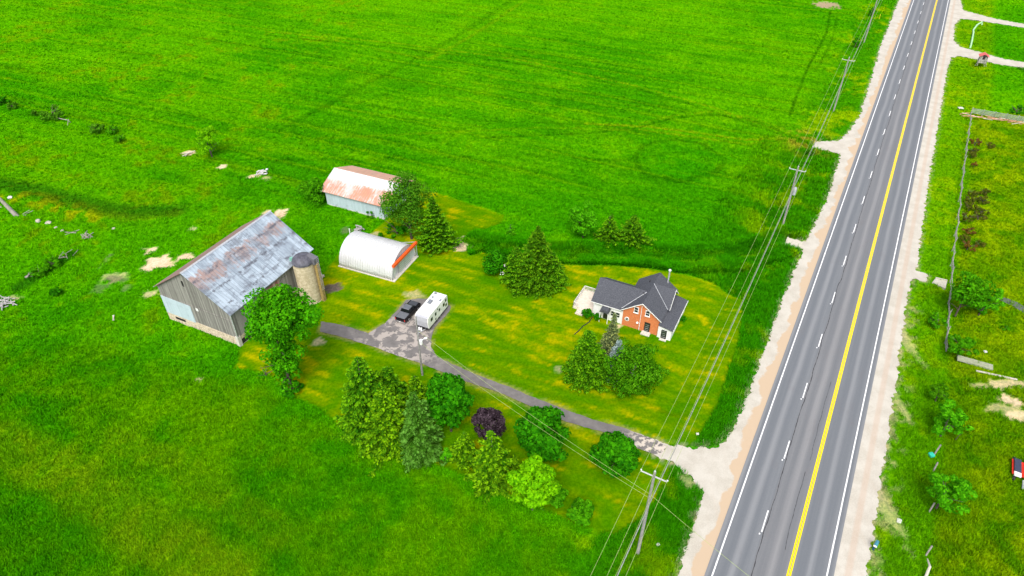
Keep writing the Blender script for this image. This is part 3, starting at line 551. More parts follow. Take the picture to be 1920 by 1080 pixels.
# porch hood over the wing door
MB().prism([(-3.95,.09,2.55),(-2.25,.09,2.55),(-2.45,.09,3.0),(-3.1,.09,3.25),(-3.75,.09,3.0)],(0,-1.35,-.12)).build('porch_hood',SH,hs); 
for x in (-3.85,-2.35): MB().box(x-.05,x+.05,-1.15,-1.05,0,2.5).build('porch_post',TRIM,hs)
MB().box(-3.55,-2.75,.03,.097,.1,2.1).build('door',BLKD,hs)
MB().tube([(5.0,9.0,4.2),(5.0,9.0,7.6)],.14,10).build('flue_pipe',GALV,hs); MB().lathe([(.24,7.6),(.26,7.75),(.05,7.95)],12,(5.0,9.0)).build('flue_cap',TRIM,hs)
for x,y in ((2.4,3.1),(2.2,7.2)): MB().box(x-.15,x+.15,y-.15,y+.15,RG-sl*(A_/2-x)-.05,RG-sl*(A_/2-x)+.22).build('roof_vent',plain('vent_black',(.03,.03,.035),.6),hs)
# deck
DK=plain('deck_boards',(.66,.58,.49),.85,0,.1,.1,2.); DG=plain('grey_rail',(.62,.60,.57),.8)
dk=MB().box(-9.5,-5.6,.3,5.7,.35,.5).box(-9.5,-5.6,.3,.36,-.2,.35).box(-9.5,-9.44,.36,5.7,-.2,.35).build('deck',DK,hs)
MB().box(-8.5,-7.1,-1.1,.297,.0,.22).box(-8.4,-7.2,-.6,.297,.222,.38).build('deck_steps',DK,hs)
def rail(p,q):
    m=MB(); L=math.dist(p,q); n=int(L/.14); ux,uy=(q[0]-p[0])/L,(q[1]-p[1])/L
    m.tube([(p[0],p[1],1.45),(q[0],q[1],1.45)],.07,4); m.tube([(p[0],p[1],.65),(q[0],q[1],.65)],.04,4)
    for i in range(n+1): x=p[0]+ux*i*L/n;y=p[1]+uy*i*L/n; m.tube([(x,y,.5),(x,y,1.42)],.06 if i%12==0 else .03,4)
    r=m.build('deck_rail',DG,hs)
rail((-9.4,.4),(-9.4,5.6)); rail((-9.4,5.6),(-6.0,5.6)); rail((-9.4,.4),(-8.6,.4))
# garden hose
hx=[at(*z5(x,y)) for x,y in ((365,590),(330,640),(270,680),(230,725),(190,757))]
tag(MB().tube([(a,b,.05) for a,b in hx],.09,6).build('garden_hose',plain('black_rubber',(.02,.02,.02),.6)),'thick black hose snaking over the lawn by the deck','hose')
# ---------------------------------------------------------------- vehicles
TYRE=plain('tyre',(.02,.02,.02),.8); RIM=plain('rim',(.4,.41,.43),.3,.6,.5)
def wheel(parent,x,y,r=.39,wd=.27,side=1):
    w_=MB(); n=22
    w_.prism([(x+r*math.cos(2*math.pi*i/n),y-wd/2,r+r*math.sin(2*math.pi*i/n)) for i in range(n)],(0,wd,0)); w_=w_.build('wheel',TYRE,parent)
    MB().prism([(x+r*.6*math.cos(2*math.pi*i/n),y+side*(wd/2+.003),r+r*.6*math.sin(2*math.pi*i/n)) for i in range(n)],(0,side*.02,0)).build('rim',RIM,w_)
o=at(700+440/7.2,520+650/7.2); a=LB(66)
TRK=thing('pickup_truck','black crew cab pickup truck with covered bed beside the trailer','truck',(o[0],o[1],.05),a)
BK=plain('black_car_paint',(.006,.006,.008),.35,0,.22,.1); CAR_G=plain('car_glass',(.006,.007,.009),.15,0,.35,.1)
# local x forward (nose +x), y to the left; body from y .1 to 2.15
Y0,Y1=.08,2.12
def arch(cx,r,n=7): return [(cx+r*math.cos(math.pi-math.pi*i/n),.42+r*.95*math.sin(math.pi-math.pi*i/n)) for i in range(n+1)]
prof=[(.02,.45)]+arch(1.25,.47)+arch(4.45,.47)+[(5.42,.45),(5.5,.62),(5.45,1.0),(5.3,1.14),(4.05,1.22),(3.95,1.24),(.05,1.24),(0,1.1)]
MB().prism([(x,Y0,z) for x,z in prof],(0,Y1-Y0,0)).build('body',BK,TRK,bevel=.035)
# cab with tapered glasshouse
g=[(1.75,Y0+.06,1.235),(4.15,Y0+.06,1.235),(4.15,Y1-.06,1.235),(1.75,Y1-.06,1.235),(2.0,Y0+.32,1.86),(3.3,Y0+.32,1.88),(3.3,Y1-.32,1.88),(2.0,Y1-.32,1.86)]
MB().hull8(g).build('glasshouse',CAR_G,TRK,bevel=.03)
MB().hull8([(1.98,Y0+.30,1.845),(3.32,Y0+.30,1.855),(3.32,Y1-.30,1.855),(1.98,Y1-.30,1.845),(2.06,Y0+.36,1.92),(3.2,Y0+.36,1.93),(3.2,Y1-.36,1.93),(2.06,Y1-.36,1.92)]).build('cab_roof',plain('black_roof_sky_sheen',(.12,.13,.15),.4,0,.4,.1),TRK,bevel=.02)  # black roof, with the grey of the reflected sky put into its colour
for yy in (Y0+.075,Y1-.075):
    for x in (1.9,2.85): MB().tube([(x,yy,1.24),(x+.05,yy+(.23 if yy<1 else -.23),1.86)],.045,6).build('pillar',BK,TRK)
MB().box(.1,1.72,Y0+.1,Y1-.1,1.243,1.29).build('bed_cover',plain('bed_cover_vinyl',(.13,.14,.155),.5,0,.4,.1),TRK,bevel=.01)
MB().box(4.15,5.2,Y0+.25,Y1-.25,1.175,1.215).build('bonnet',plain('bonnet_lit_black',(.055,.06,.07),.3,0,.5,.1),TRK,bevel=.01)  # lighter copy of the black body paint, top light painted into the colour
MB().box(-.13,.03,Y0+.02,Y1-.02,.42,.62).build('rear_bumper',plain('chrome',(.6,.6,.62),.2,.8,.5),TRK,bevel=.02); MB().box(5.42,5.58,Y0+.02,Y1-.02,.4,.62).build('front_bumper',bpy.data.materials['chrome'],TRK,bevel=.02)
MB().box(-.03,.0,Y0+.3,Y1-.3,.68,1.18).build('tailgate',BK,TRK); RED=plain('tail_light_red',(.5,.02,.02),.3,0,.6)
for y in (Y0+.02,Y1-.17): MB().box(-.045,.0,y,y+.15,.75,1.15).build('tail_light',RED,TRK)
for y in (Y0+.08,Y1-.38): MB().box(5.44,5.52,y,y+.3,.75,.95).build('headlight',plain('lamp_lens',(.7,.72,.75),.1,0,.7),TRK)
MB().box(-.16,-.133,Y0+.86,Y0+1.2,.46,.6).build('number_plate',TRIM,TRK)
for y in (Y0-.2,Y1+.02): MB().box(3.65,3.85,y,y+.18,1.15,1.38).build('mirror',BK,TRK,bevel=.02)
for x in (1.25,4.45): wheel(TRK,x,Y0+.12,side=-1); wheel(TRK,x,Y1-.12)
o=at(700+755/7.2,520+745/7.2)
TR=thing('travel_trailer','long white travel trailer parked on the driveway lot','camper trailer',(o[0],o[1],.05),a)
TW=2.62; TL=7.0; TB=plain('trailer_white',(.84,.84,.81),.4,0,.4,.03); TF=plain('trailer_nose',(.42,.43,.47),.4,0,.4,.05); BLK=plain('black_trim',(.02,.02,.022),.5)
pr=[(0,.72),(TL-.0,.72),(TL,.8),(TL,3.05),(TL-.12,3.28),(.55,3.28),(.0,3.0),(-.12,2.2)]
MB().prism([(x,0,z) for x,z in pr],(0,TW,0)).build('body',TB,TR,bevel=.05)
MB().prism([(-.02,.12,.95),(-.145,.12,2.2),(-.03,.12,2.98),(.35,.12,3.17),(.38,.12,3.21),(-.06,.12,3.04),(-.18,.12,2.22),(-.05,.12,.95)],(0,TW-.24,0)).build('nose_cap',TF,TR)
MB().box(-.10,-.003,.05,TW-.05,.62,.95).build('nose_skirt',BLK,TR); MB().box(0,TL,.1,TW-.1,.45,.717).build('chassis',BLK,TR)
for (x0,x1,z0,z1) in ((.85,1.5,1.75,2.45),(2.35,2.85,1.85,2.5),(3.75,4.2,1.85,2.4),(5.25,5.85,1.75,2.45),(6.1,6.6,2.25,2.85),(6.1,6.6,1.2,1.75),(3.2,3.45,2.6,2.85),(2.3,2.7,1.05,1.3)):
    f=MB().box(x0,x1,-.03,-.003,z0,z1).build('window',BLK,TR); MB().box(x0+.05,x1-.05,-.045,-.033,z0+.05,z1-.05).build('pane',GLASS,f)
f=MB().box(4.5,5.1,-.03,-.003,.85,2.75).build('door',TB,TR); MB().box(4.55,4.6,-.05,-.033,1.6,1.8).build('handle',BLK,f)
AC=plain('grey_plastic',(.20,.22,.25),.6)
def skyv(x,y,w_,d_,h_,nm): MB().box(x-w_/2,x+w_/2,y-d_/2,y+d_/2,3.283,3.283+h_).build(nm,AC,TR,bevel=.04 if h_>.15 else .01)
skyv(3.9,1.75,.95,.65,.3,'air_conditioner'); skyv(6.5,2.1,.4,.5,.1,'roof_vent'); skyv(5.3,2.0,.35,.35,.12,'roof_vent'); skyv(5.1,.35,.55,.35,.08,'roof_vent'); skyv(4.6,.75,.12,.12,.1,'roof_vent'); skyv(5.5,1.35,.12,.12,.1,'roof_vent')
for x in (3.25,4.15): wheel(TR,x,.2,.36,.22,-1); wheel(TR,x,TW-.2,.36,.22)
MB().tube([(.3,.5,.6),(-1.7,TW/2,.6)],.06,6).tube([(.3,TW-.5,.6),(-1.7,TW/2,.6)],.06,6).tube([(-1.4,TW/2,0),(-1.4,TW/2,1.0)],.05,6).build('hitch_frame',GALV,TR)
for y in (-.2,.2): MB().lathe([(.05,.62),(.17,.65),(.17,1.1),(.12,1.22),(.03,1.26)],12,(-.7,TW/2+y)).build('propane_tank',WHITEM,TR)
# ---------------------------------------------------------------- poles and wires
PW=plain('weathered_pole',(.27,.265,.25),.9,0,.1,.2); PIN=plain('insulator',(.55,.57,.60),.3)
p1=at(1195,1040); p2=at(1467,425); p3=at(1563,208); h1=height(1195,1040,890); h2=height(1467,425,313)
def ht(bx,by,ty): return height(bx,by,ty)
h3=ht(1563,208,108); dline=Vector((p2[0]-p1[0],p2[1]-p1[1])).normalized(); armd=Vector((dline.y,-dline.x))
p4=(p3[0]+dline.x*66,p3[1]+dline.y*66)
p0=(p1[0]-dline.x*88,p1[1]-dline.y*88)
poles=[]; ends=[]
lab=['tall grey utility pole with crossarm at the end of the driveway','grey utility pole with crossarm and transformer by the field lane','grey utility pole with crossarm at the field edge beyond the lane','farthest grey utility pole at the top of the photo, by the yellow marker']
def tpole(p,h,lb,lean,tf,idx):
    t=thing('utility_pole',lb,'utility pole',(p[0],p[1],0),0,'utility poles along the road')
    tx,ty=lean
    MB().tube([(0,0,-.5),(tx*.5,ty*.5,h*.5),(tx,ty,h)],[.23,.19,.15],10).build('pole',PW,t)
    za=h-.75; a_=armd*1.55; ax_=(tx*.95,ty*.95)
    MB().tube([(ax_[0]-a_.x,ax_[1]-a_.y,za),(ax_[0]+a_.x,ax_[1]+a_.y,za)],.09,6).build('crossarm',plain('arm_grey',(.42,.43,.42),.7),t)
    E=[(p[0]+ax_[0]-a_.x,p[1]+ax_[1]-a_.y,za+.28),(p[0]+tx,p[1]+ty,h+.2),(p[0]+ax_[0]+a_.x,p[1]+ax_[1]+a_.y,za+.28)]
    for e in E: MB().lathe([(.05,-.2),(.10,-.12),(.10,.0),(.04,.04)],8).build('insulator',PIN,t).location=(e[0]-p[0],e[1]-p[1],e[2])
    if tf: MB().lathe([(.28,h*.56),(.33,h*.57),(.33,h*.66),(.25,h*.68)],14,(tx*.6+armd.x*.5,ty*.6+armd.y*.5)).build('transformer',GALV,t)
    E.append((p[0]+tx*.7+armd.x*.25,p[1]+ty*.7+armd.y*.25,h*.70)); E.append((p[0]+tx*.8+armd.x*.3,p[1]+ty*.8+armd.y*.3,h*.80)); return E
EE=[[(p0[0]+x,p0[1]+y,z) for x,y,z in ((-armd.x*1.55,-armd.y*1.55,15),(0,0,15.8),(armd.x*1.55,armd.y*1.55,15),(.1,0,10.5),(.1,0,12))]]
EE.append(tpole(p1,h1,lab[0],(.15,.35),False,0)); EE.append(tpole(p2,h2,lab[1],(-.3,0),True,1)); EE.append(tpole(p3,h3,lab[2],(-.2,0),False,2)); EE.append(tpole(p4,h3,lab[3],(0,0),False,3))
p5=[(x+dline.x*90,y+dline.y*90,z) for x,y,z in EE[-1]]; EE.append(p5)
WIRE=plain('bare_wire',(.34,.42,.13),.7); CABLE=plain('grey_cable',(.27,.29,.25),.7)
wn=['outer power line over the lawn, on the field side of the crossarms','power line strung along the pole tops','power line on the road side of the crossarms','thick grey cable bundle slung low between the roadside poles','thin neutral line just above the thick grey cable']
def sag(a,b,s,n=14):
    return [(a[0]+(b[0]-a[0])*i/n,a[1]+(b[1]-a[1])*i/n,a[2]+(b[2]-a[2])*i/n-s*4*(i/n)*(1-i/n)) for i in range(n+1)]
for kx in range(5):
    pts=[]
    for i in range(len(EE)-1): pts+=sag(EE[i][kx],EE[i+1][kx],1.0 if kx<3 else 1.3)[(0 if i==0 else 1):]
    tag(MB().tube(pts,.06 if kx==3 else .019,5,False).build('power_line' if kx!=3 else 'telephone_cable',CABLE if kx==3 else WIRE),wn[kx],'power line' if kx!=3 else 'cable','lines along the road')
pd=at(792,703); hd=height(792,703,594)
dp=thing('yard_pole','slim grey pole with transformer and yard lamp beside the driveway','pole',(pd[0],pd[1],0))
MB().tube([(0,0,-.4),(0,0,hd)],[.17,.11],10).build('pole',PW,dp)
zt=height(792,703,640); MB().lathe([(.2,zt-.5),(.27,zt-.45),(.27,zt+.35),(.18,zt+.45)],14,(.38,-.1)).build('transformer',WHITEM,dp); MB().tube([(.3,0,zt+.1),(1.0,.1,zt+.55)],.06,6).tube([(.95,.1,zt+.5),(1.4,.15,zt+.65)],.16,8).build('yard_lamp',WHITEM,dp)
za=height(792,703,621)
for i,(zz,kk,lb) in enumerate(((za,-.3,'upper service wire from the yard pole to the roadside pole'),(zt-.2,-.9,'lower service wire from the yard pole to the roadside pole'))):
    e=(p1[0],p1[1],h1*.80+kk*1.2); tag(MB().tube(sag((pd[0]+.2,pd[1],zz),e,.9),.019,5,False).build('service_wire',WIRE),lb,'wire','service wires over the driveway')
gx2,gy2=road(RW+9,(at(1390,1080)[0]-RO[0])*0-14); tag(MB().tube(sag((p1[0]+.1,p1[1],h1*.77),(38,26,10),.7),.017,5,False).build('service_wire',WIRE),'single wire crossing the highway from the nearest pole','wire')
# ================================================================ vegetation
def leafmat(name,a,b,rough=.8,trans=.3,tip=None):
    if not any(q in name for q in ('purple','blue','silver','grey','brown')):
        a,b,tip=[(x[0]*1.15,x[1]*1.3,x[2]*.25) for x in (a,b,tip)]
    if 'needles' in name: trans=.12
    k=S(name,rough,0,.04); isl=k.island(); P=k.obj(); n=k.noise(P,.9,3,.6)
    f=k.ma('ADD',k.ma('MULTIPLY',isl,.6),k.ma('MULTIPLY',k.ss(n,.3,.7),.5)); c=k.mix(k.ss(f,.15,.95),a,b)
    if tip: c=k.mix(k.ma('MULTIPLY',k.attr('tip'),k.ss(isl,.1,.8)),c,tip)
    k.color(c); tr=k.n('ShaderNodeBsdfTranslucent'); k.put(tr.inputs[0],c); ms=k.n('ShaderNodeMixShader'); ms.inputs[0].default_value=trans
    k.t.links.new(k.b.outputs[0],ms.inputs[1]); k.t.links.new(tr.outputs[0],ms.inputs[2]); k.t.links.new(ms.outputs[0],k.t.nodes['Material Output'].inputs[0]); return k.m
def norm(a): return a/np.maximum(1e-6,np.linalg.norm(a,axis=1))[:,None]
def leafquads(C,Nn,size,rng,asp=1.5,U=None,fold=.0):
    n=len(C)
    if U is None: U=rng.normal(size=(n,3))
    U=norm(U-Nn*np.sum(U*Nn,1)[:,None]); V=np.cross(Nn,U); s=size[:,None]
    a=C-U*s*asp*.5; b=C+V*s*.5; c=C+U*s*asp*.5; d=C-V*s*.5   # diamond leaves
    return np.stack([a,b,c,d],1).reshape(-1,3)
def leafmesh(name,V,mat,parent,tip=None):
    F=np.arange(len(V)).reshape(-1,4); o=fastmesh(name,V,F,mat,None,{'tip':tip} if tip is not None else None); o.parent=parent; return o
BARK=plain('bark',(.10,.08,.065),.95,0,.1,.3); BIRCHB=plain('pale_bark',(.50,.48,.44),.9,0,.1,.25)
def limbs(parent,h,rx,seed,mat=BARK,r0=.25,n=7,name='trunk'):
    rd=random.Random(seed); m=MB(); top=h*.85; lean=(rd.uniform(-.3,.3),rd.uniform(-.3,.3))
    m.tube([(0,0,-.3),(lean[0]*.4,lean[1]*.4,top*.35),(lean[0],lean[1],top)],[r0,r0*.75,r0*.2],8)
    for i in range(n):
        z=top*(.22+.6*i/n); a=rd.uniform(0,6.28); L=rx*rd.uniform(.55,.9); x0,y0=lean[0]*z/top,lean[1]*z/top
        m.tube([(x0,y0,z),(x0+math.cos(a)*L*.5,y0+math.sin(a)*L*.5,z+L*.35),(x0+math.cos(a)*L,y0+math.sin(a)*L,z+L*.6)],[r0*.4,r0*.25,r0*.08],5)
    return m.build(name,mat,parent)
def crown_dec(parent,zc,rx,rz,mat,seed,nl=5000,ls=.3,clumps=46,rough=.22,droop=0,hollow=.55,csz=.34,off=(0,0),name='crown',ry=None):
    rng=np.random.default_rng(seed); ry=ry or rx
    # clump centres spread over and through the crown
    d=norm(rng.normal(size=(clumps,3))); rr_=(hollow+(1-hollow)*rng.random(clumps)**.6)*(1+rough*rng.normal(size=clumps)*.5)
    cc=d*rr_[:,None]*np.array([rx,ry,rz])*(1-csz*.55); cc[:,2]+=zc; cc[:,0]+=off[0]; cc[:,1]+=off[1]
    cr=min(rx,rz)*csz*rng.uniform(.65,1.25,clumps)
    p=cr**2; p/=p.sum(); idx=rng.choice(clumps,nl,p=p); dd=norm(rng.normal(size=(nl,3))+np.array([0,0,.45])); rad=cr[idx]*(.72+.38*rng.random(nl)**.7)
    C=cc[idx]+dd*rad[:,None]*np.array([1.12,1.12,.85]); C[:,2]-=droop*rng.random(nl)**2*rz*.5
    keep=C[:,2]>.15; C=C[keep]; dd=dd[keep]
    N=norm(dd+rng.normal(size=C.shape)*.55+np.array([0,0,.25])); sz=ls*rng.uniform(.6,1.4,len(C))
    outw=norm(C-np.array([off[0],off[1],zc])); 
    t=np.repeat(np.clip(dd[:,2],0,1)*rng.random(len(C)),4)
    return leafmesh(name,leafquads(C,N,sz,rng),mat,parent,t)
def crown_con(parent,h,R,mat,seed,irr=1.,zb=.4,dens=1.,ls=.34,droop=.18,tipc=True,gap=0.,shape=.85,name='crown'):
    rng=np.random.default_rng(seed); Cs=[];Us=[];Ns=[];Ts=[];Ss=[]
    ls=ls*.76; nlev=int(h/.36); ga=rng.random()*6.28; lean0,lean1=rng.normal(size=2)*.25
    for li in range(nlev):
        f=li/nlev; z=zb+(h-zb)*f; L0=R*((1-f)**(shape+.22))
        nb=max(4,int((5+7*(1-f)*min(1.5,R/3.2))*dens))
        for b in range(nb):
            if rng.random()<gap+.10: continue
            a=ga+b*6.28/nb+rng.normal()*.25+li*1.1; L=L0*rng.uniform(.60+.12*(1-irr),1.22)*(1+.20*irr*math.sin(a*2+seed+zb+f*4)+.13*irr*math.sin(a*5+f*9+seed))+.15; zz=z+rng.normal()*.14
            ns=max(3,int(L/.135)); t=(np.arange(ns)+.6)/ns; t=t[t>.22 if L>.8 else t>0]
            up=.15*(f-.3); x=np.cos(a)*L*t;y=np.sin(a)*L*t; x=x+lean0*f**2; y=y+lean1*f**2; zc=zz+L*(up*t-droop*t**2+.10*t**4*1.4)
            wdt=.18+.30*L*.45*np.sin(np.clip(t,0,1)*2.7)*.8
            for sd_ in (-1,0,1):
                m_=len(t); j=rng.normal(size=(m_,3))*.06
                px=x-np.sin(a)*sd_*wdt*.55+j[:,0]; py=y+np.cos(a)*sd_*wdt*.55+j[:,1]; pz=zc-abs(sd_)*.05+j[:,2]
                Cs.append(np.stack([px,py,pz],1)); ang=a+sd_*.75
                u=np.stack([np.full(m_,math.cos(ang)),np.full(m_,math.sin(ang)),rng.normal(size=m_)*.25-.15],1); Us.append(u)
                nn=np.stack([-math.sin(ang)*sd_*.35+rng.normal(size=m_)*.35,math.cos(ang)*sd_*.35+rng.normal(size=m_)*.35,np.ones(m_)],1); Ns.append(nn)
                Ts.append(np.clip((t-.6)/.4,0,1)+(.25 if sd_ else 0)*t); Ss.append(np.full(m_,ls)*rng.uniform(.75,1.3,m_)*(.6+.4*min(1,L)))
    C=np.concatenate(Cs);U=np.concatenate(Us);N=norm(np.concatenate(Ns));T=np.clip(np.concatenate(Ts),0,1);Sz=np.concatenate(Ss)
    k_=C[:,2]>.05; return leafmesh(name,leafquads(C[k_],N[k_],Sz[k_],rng,1.7,U[k_]),mat,parent,np.repeat(T[k_],4))
L_MAPLE=leafmat('maple_leaves',(.010,.100,.004),(.035,.210,.006),tip=(.06,.28,.008))
L_BARN=leafmat('walnut_leaves',(.022,.150,.004),(.065,.290,.006),tip=(.10,.36,.008))
L_LIGHT=leafmat('light_leaves',(.06,.22,.003),(.17,.43,.008),tip=(.26,.52,.01))
L_MID=leafmat('mid_leaves',(.025,.14,.004),(.07,.27,.008),tip=(.10,.30,.01))
L_PALE=leafmat('pale_fresh_leaves',(.03,.18,.006),(.08,.33,.012),tip=(.13,.40,.02))
L_WILL=leafmat('willow_leaves',(.028,.120,.014),(.080,.22,.035),tip=(.13,.29,.06))
L_BIRCH=leafmat('birch_leaves',(.025,.12,.004),(.075,.23,.010),tip=(.12,.29,.03))
L_PURP=leafmat('purple_leaves',(.022,.013,.019),(.080,.055,.072),tip=(.14,.10,.125))
L_OLIVE=leafmat('olive_brown_leaves',(.055,.085,.006),(.13,.17,.012),tip=(.20,.17,.02))
L_BROWN=leafmat('brown_leaves',(.10,.07,.01),(.20,.13,.02),tip=(.27,.12,.02))
L_SPR=leafmat('spruce_needles',(.014,.085,.006),(.052,.165,.009),tip=(.13,.29,.012))
L_SPRY=leafmat('yellow_spruce_needles',(.018,.085,.004),(.066,.175,.008),tip=(.18,.34,.012))
L_SPRD=leafmat('dark_spruce_needles',(.022,.095,.007),(.055,.155,.010),tip=(.11,.235,.012))
L_BLUE=leafmat('blue_spruce_needles',(.030,.120,.005),(.066,.195,.010),tip=(.115,.30,.035))
L_SILV=leafmat('silver_spruce_needles',(.13,.20,.18),(.30,.40,.39),tip=(.42,.52,.52))
L_GREY=leafmat('grey_spruce_needles',(.06,.10,.035),(.15,.20,.08),tip=(.30,.34,.10))
def base_m(bx,by): return at(bx,by),mpp(bx,by)
vn=[0]
def dec(label,cat,bx,by,cy,rx,rz,mat,group=None,nl=5000,ls=.3,kind='deciduous_tree',bark=BARK,**kw):
    vn[0]+=1; (X,Y),m=base_m(bx,by); zc=height(bx,by,cy); R=rx*m*.97; RZ=rz*m
    RZ=min(RZ,zc*1.05) if zc>0 else RZ
    t=thing(kind,label,cat,(X,Y,0),0,group); crown_dec(t,zc,R,RZ,mat,vn[0]*13+5,int(nl),ls,**kw)
    limbs(t,max(.8,zc+RZ*.5),R,vn[0],bark,max(.05,min(.3,R*.06)),6 if R>1.5 else 3,'trunk' if R>1.2 else 'stems'); return t
def con(label,bx,by,ty,rx,mat,group=None,cat='spruce tree',**kw):
    vn[0]+=1; (X,Y),m=base_m(bx,by); h=height(bx,by,ty); R=rx*m
    t=thing('spruce_tree',label,cat,(X,Y,0),0,group); crown_con(t,h,R,mat,vn[0]*17+3,**kw)
    MB().tube([(0,0,-.3),(0,0,h*.5),(0,0,h*.97)],[.16+h*.012,.12+h*.004,.03],8).build('trunk',BARK,t); return t
HG='trees in the hedgerow south of the driveway'; YG='trees on the house lawn'; NG='trees behind the farmhouse'; EG='bushes beside the eastern fence'; WG='bushes along the western field edge'
# by the barn
bt=dec('large bright green tree with spreading crown at the barn corner','tree',548,732,610,58,50,L_BARN,nl=15000,ls=.31,clumps=110,rough=.5,off=(.2,2.1),csz=.30)
co=crown_dec(bt,height(548,732,684),2.5,5.2,L_BARN,777,3600,.30,44,off=(.2,.6),rough=.7,csz=.36,name='lower_crown')
dec('round leafy shrub at the foot of the big barn tree','bush',549,735,728,27,22,L_MAPLE,nl=2200,ls=.28,kind='shrub',clumps=20)
dec('pale arching shrub left of the big barn tree','bush',500,705,703,26,12,L_LIGHT,nl=900,ls=.22,kind='shrub',clumps=16)
dec('grey green willow like tree leaning over the rusty shed','tree',772,448,376,42,54,L_WILL,nl=9000,ls=.26,clumps=70,csz=.26,droop=.35,rough=.5)
con('dark spruce between the shed and the metal hut',819,464,366,35,L_SPR,dens=1.2,droop=.12,shape=.6)
dec('dense green bush at the left end of the shed','bush',592,378,356,26,27,L_MID,nl=2800,ls=.3,kind='shrub',clumps=26)
dec('low spreading weeds at the right front of the shed','bush',745,438,430,36,12,L_MAPLE,nl=1500,ls=.25,kind='shrub',clumps=20)
dec('small sapling growing against the shed wall','bush',697,408,402,12,7,L_MID,nl=300,ls=.2,kind='shrub',clumps=8)
# lawn group west of house
con('tallest spruce of the group left of the farmhouse',1006,530,421,50,L_SPRD,YG,dens=1.4,shape=.75,irr=.5)
con('left spruce of the group beside the round lilac bush',968,528,462,34,L_SPR,YG,dens=1.2,shape=.7)
con('right spruce of the group nearest the wooden deck',1032,532,472,32,L_SPR,YG,dens=1.2,shape=.6)
dec('round dark lilac bush with a few white blossoms beside the spruces','bush',928,512,492,27,24,L_MAPLE,nl=3500,ls=.26,kind='shrub',clumps=34)
dec('pale fresh green tree behind the ditch','tree',1093,446,414,29,36,L_PALE,NG,nl=3600,ls=.28,clumps=40,rough=.4,csz=.27)
con('left of the two dark spruces behind the ditch',1139,455,402,25,L_SPR,NG,dens=1.1,shape=.65)
con('right and wider of the two dark spruces behind the ditch',1184,458,403,32,L_SPR,NG,dens=1.2,shape=.6)
con('tiny spruce sapling in the long grass behind the spruces',957,442,420,10,L_PALE,NG)
# front yard group
con('broad bright spruce in front of the farmhouse',1100,708,618,44,L_SPR,YG,dens=1.7,shape=.5,ls=.28,irr=.35)
con('narrow grey topped spruce behind the broad bright spruce',1138,690,585,25,L_GREY,YG,dens=1.2,ls=.26,shape=.6)
con('short silvery blue spruce in front of the farmhouse',1152,706,634,21,L_SILV,YG,dens=1.7,ls=.22,shape=.5,irr=.3)
dec('wide feathery birch with pale twigs in front of the farmhouse','tree',1182,722,690,54,50,L_BIRCH,YG,nl=11000,ls=.24,clumps=80,csz=.25,droop=.3,rough=.45,bark=BIRCHB)
dec('clipped round bush between the deck steps and the wing','bush',1100,596,587,10.5,9.5,L_MAPLE,nl=1100,ls=.16,kind='shrub',clumps=22,hollow=.8,rough=.02)
dec('smaller clipped bush beside the porch','bush',1119,601,594,7,7,L_MAPLE,nl=600,ls=.16,kind='shrub',clumps=16,hollow=.8,rough=.02)
dec('low bush at the road side of the lean-to','bush',1281,601,597,8,6,L_MAPLE,nl=400,ls=.2,kind='shrub',clumps=10)
# hedgerow
con('tall dark topped spruce at the left end of the hedgerow',694,800,672,62,L_SPR,HG,dens=1.3,shape=.6,ls=.36)
con('spruce behind the tall left one, next to the driveway',738,762,684,50,L_SPR,HG,dens=1.2,shape=.62,ls=.34)
con('yellow green spruce nearest the meadow edge of the hedgerow',735,828,727,54,L_SPRY,HG,dens=1.2,shape=.6,ls=.36)
con('blue green spruce with drooping layered branches in the hedgerow',790,846,734,48,L_BLUE,HG,dens=1.05,shape=.7,ls=.38,droop=.3)
con('short bright spruce at the foot of the yard pole',784,758,703,34,L_SPRY,HG,dens=1.1,shape=.7)
dec('big dark maple beside the driveway at the purple tree','tree',846,808,752,44,50,L_MAPLE,HG,nl=9000,ls=.36,clumps=64,csz=.28)
dec('dark purple leaved tree with a round crown','tree',917,822,794,30,31,L_PURP,HG,nl=7000,ls=.20,clumps=70,csz=.22,hollow=.75,rough=.1)
con('thin yellowish spruce beside the purple tree',873,866,810,33,L_SPRY,HG,dens=1.1,shape=.7,ls=.3)
dec('small emerald bush squeezed between two hedgerow spruces','bush',838,866,855,13,18,L_PALE,HG,nl=900,ls=.26,kind='shrub',clumps=14)
con('light green layered spruce left of the lime green tree',924,897,814,48,L_SPRY,HG,dens=1.0,shape=.68,ls=.36,droop=.22)
dec('lime green young maple at the meadow edge','tree',998,955,908,42,50,L_LIGHT,HG,nl=8500,ls=.30,clumps=64,csz=.25,rough=.35)
dec('green bush tucked behind the lime green maple','bush',1042,948,928,20,24,L_MID,HG,nl=2200,ls=.26,kind='shrub',clumps=24)
dec('dark round maple in the middle of the lower lawn','tree',1018,862,812,48,50,L_MAPLE,HG,nl=9500,ls=.36,clumps=64,csz=.28)
dec('dark maple nearest the driveway entrance','tree',1149,888,853,43,36,L_MAPLE,HG,nl=7500,ls=.36,clumps=56,csz=.29)
dec('small bush standing alone at the lower end of the hedgerow','bush',1090,973,958,25,23,L_MID,HG,nl=2600,ls=.26,kind='shrub',clumps=30)
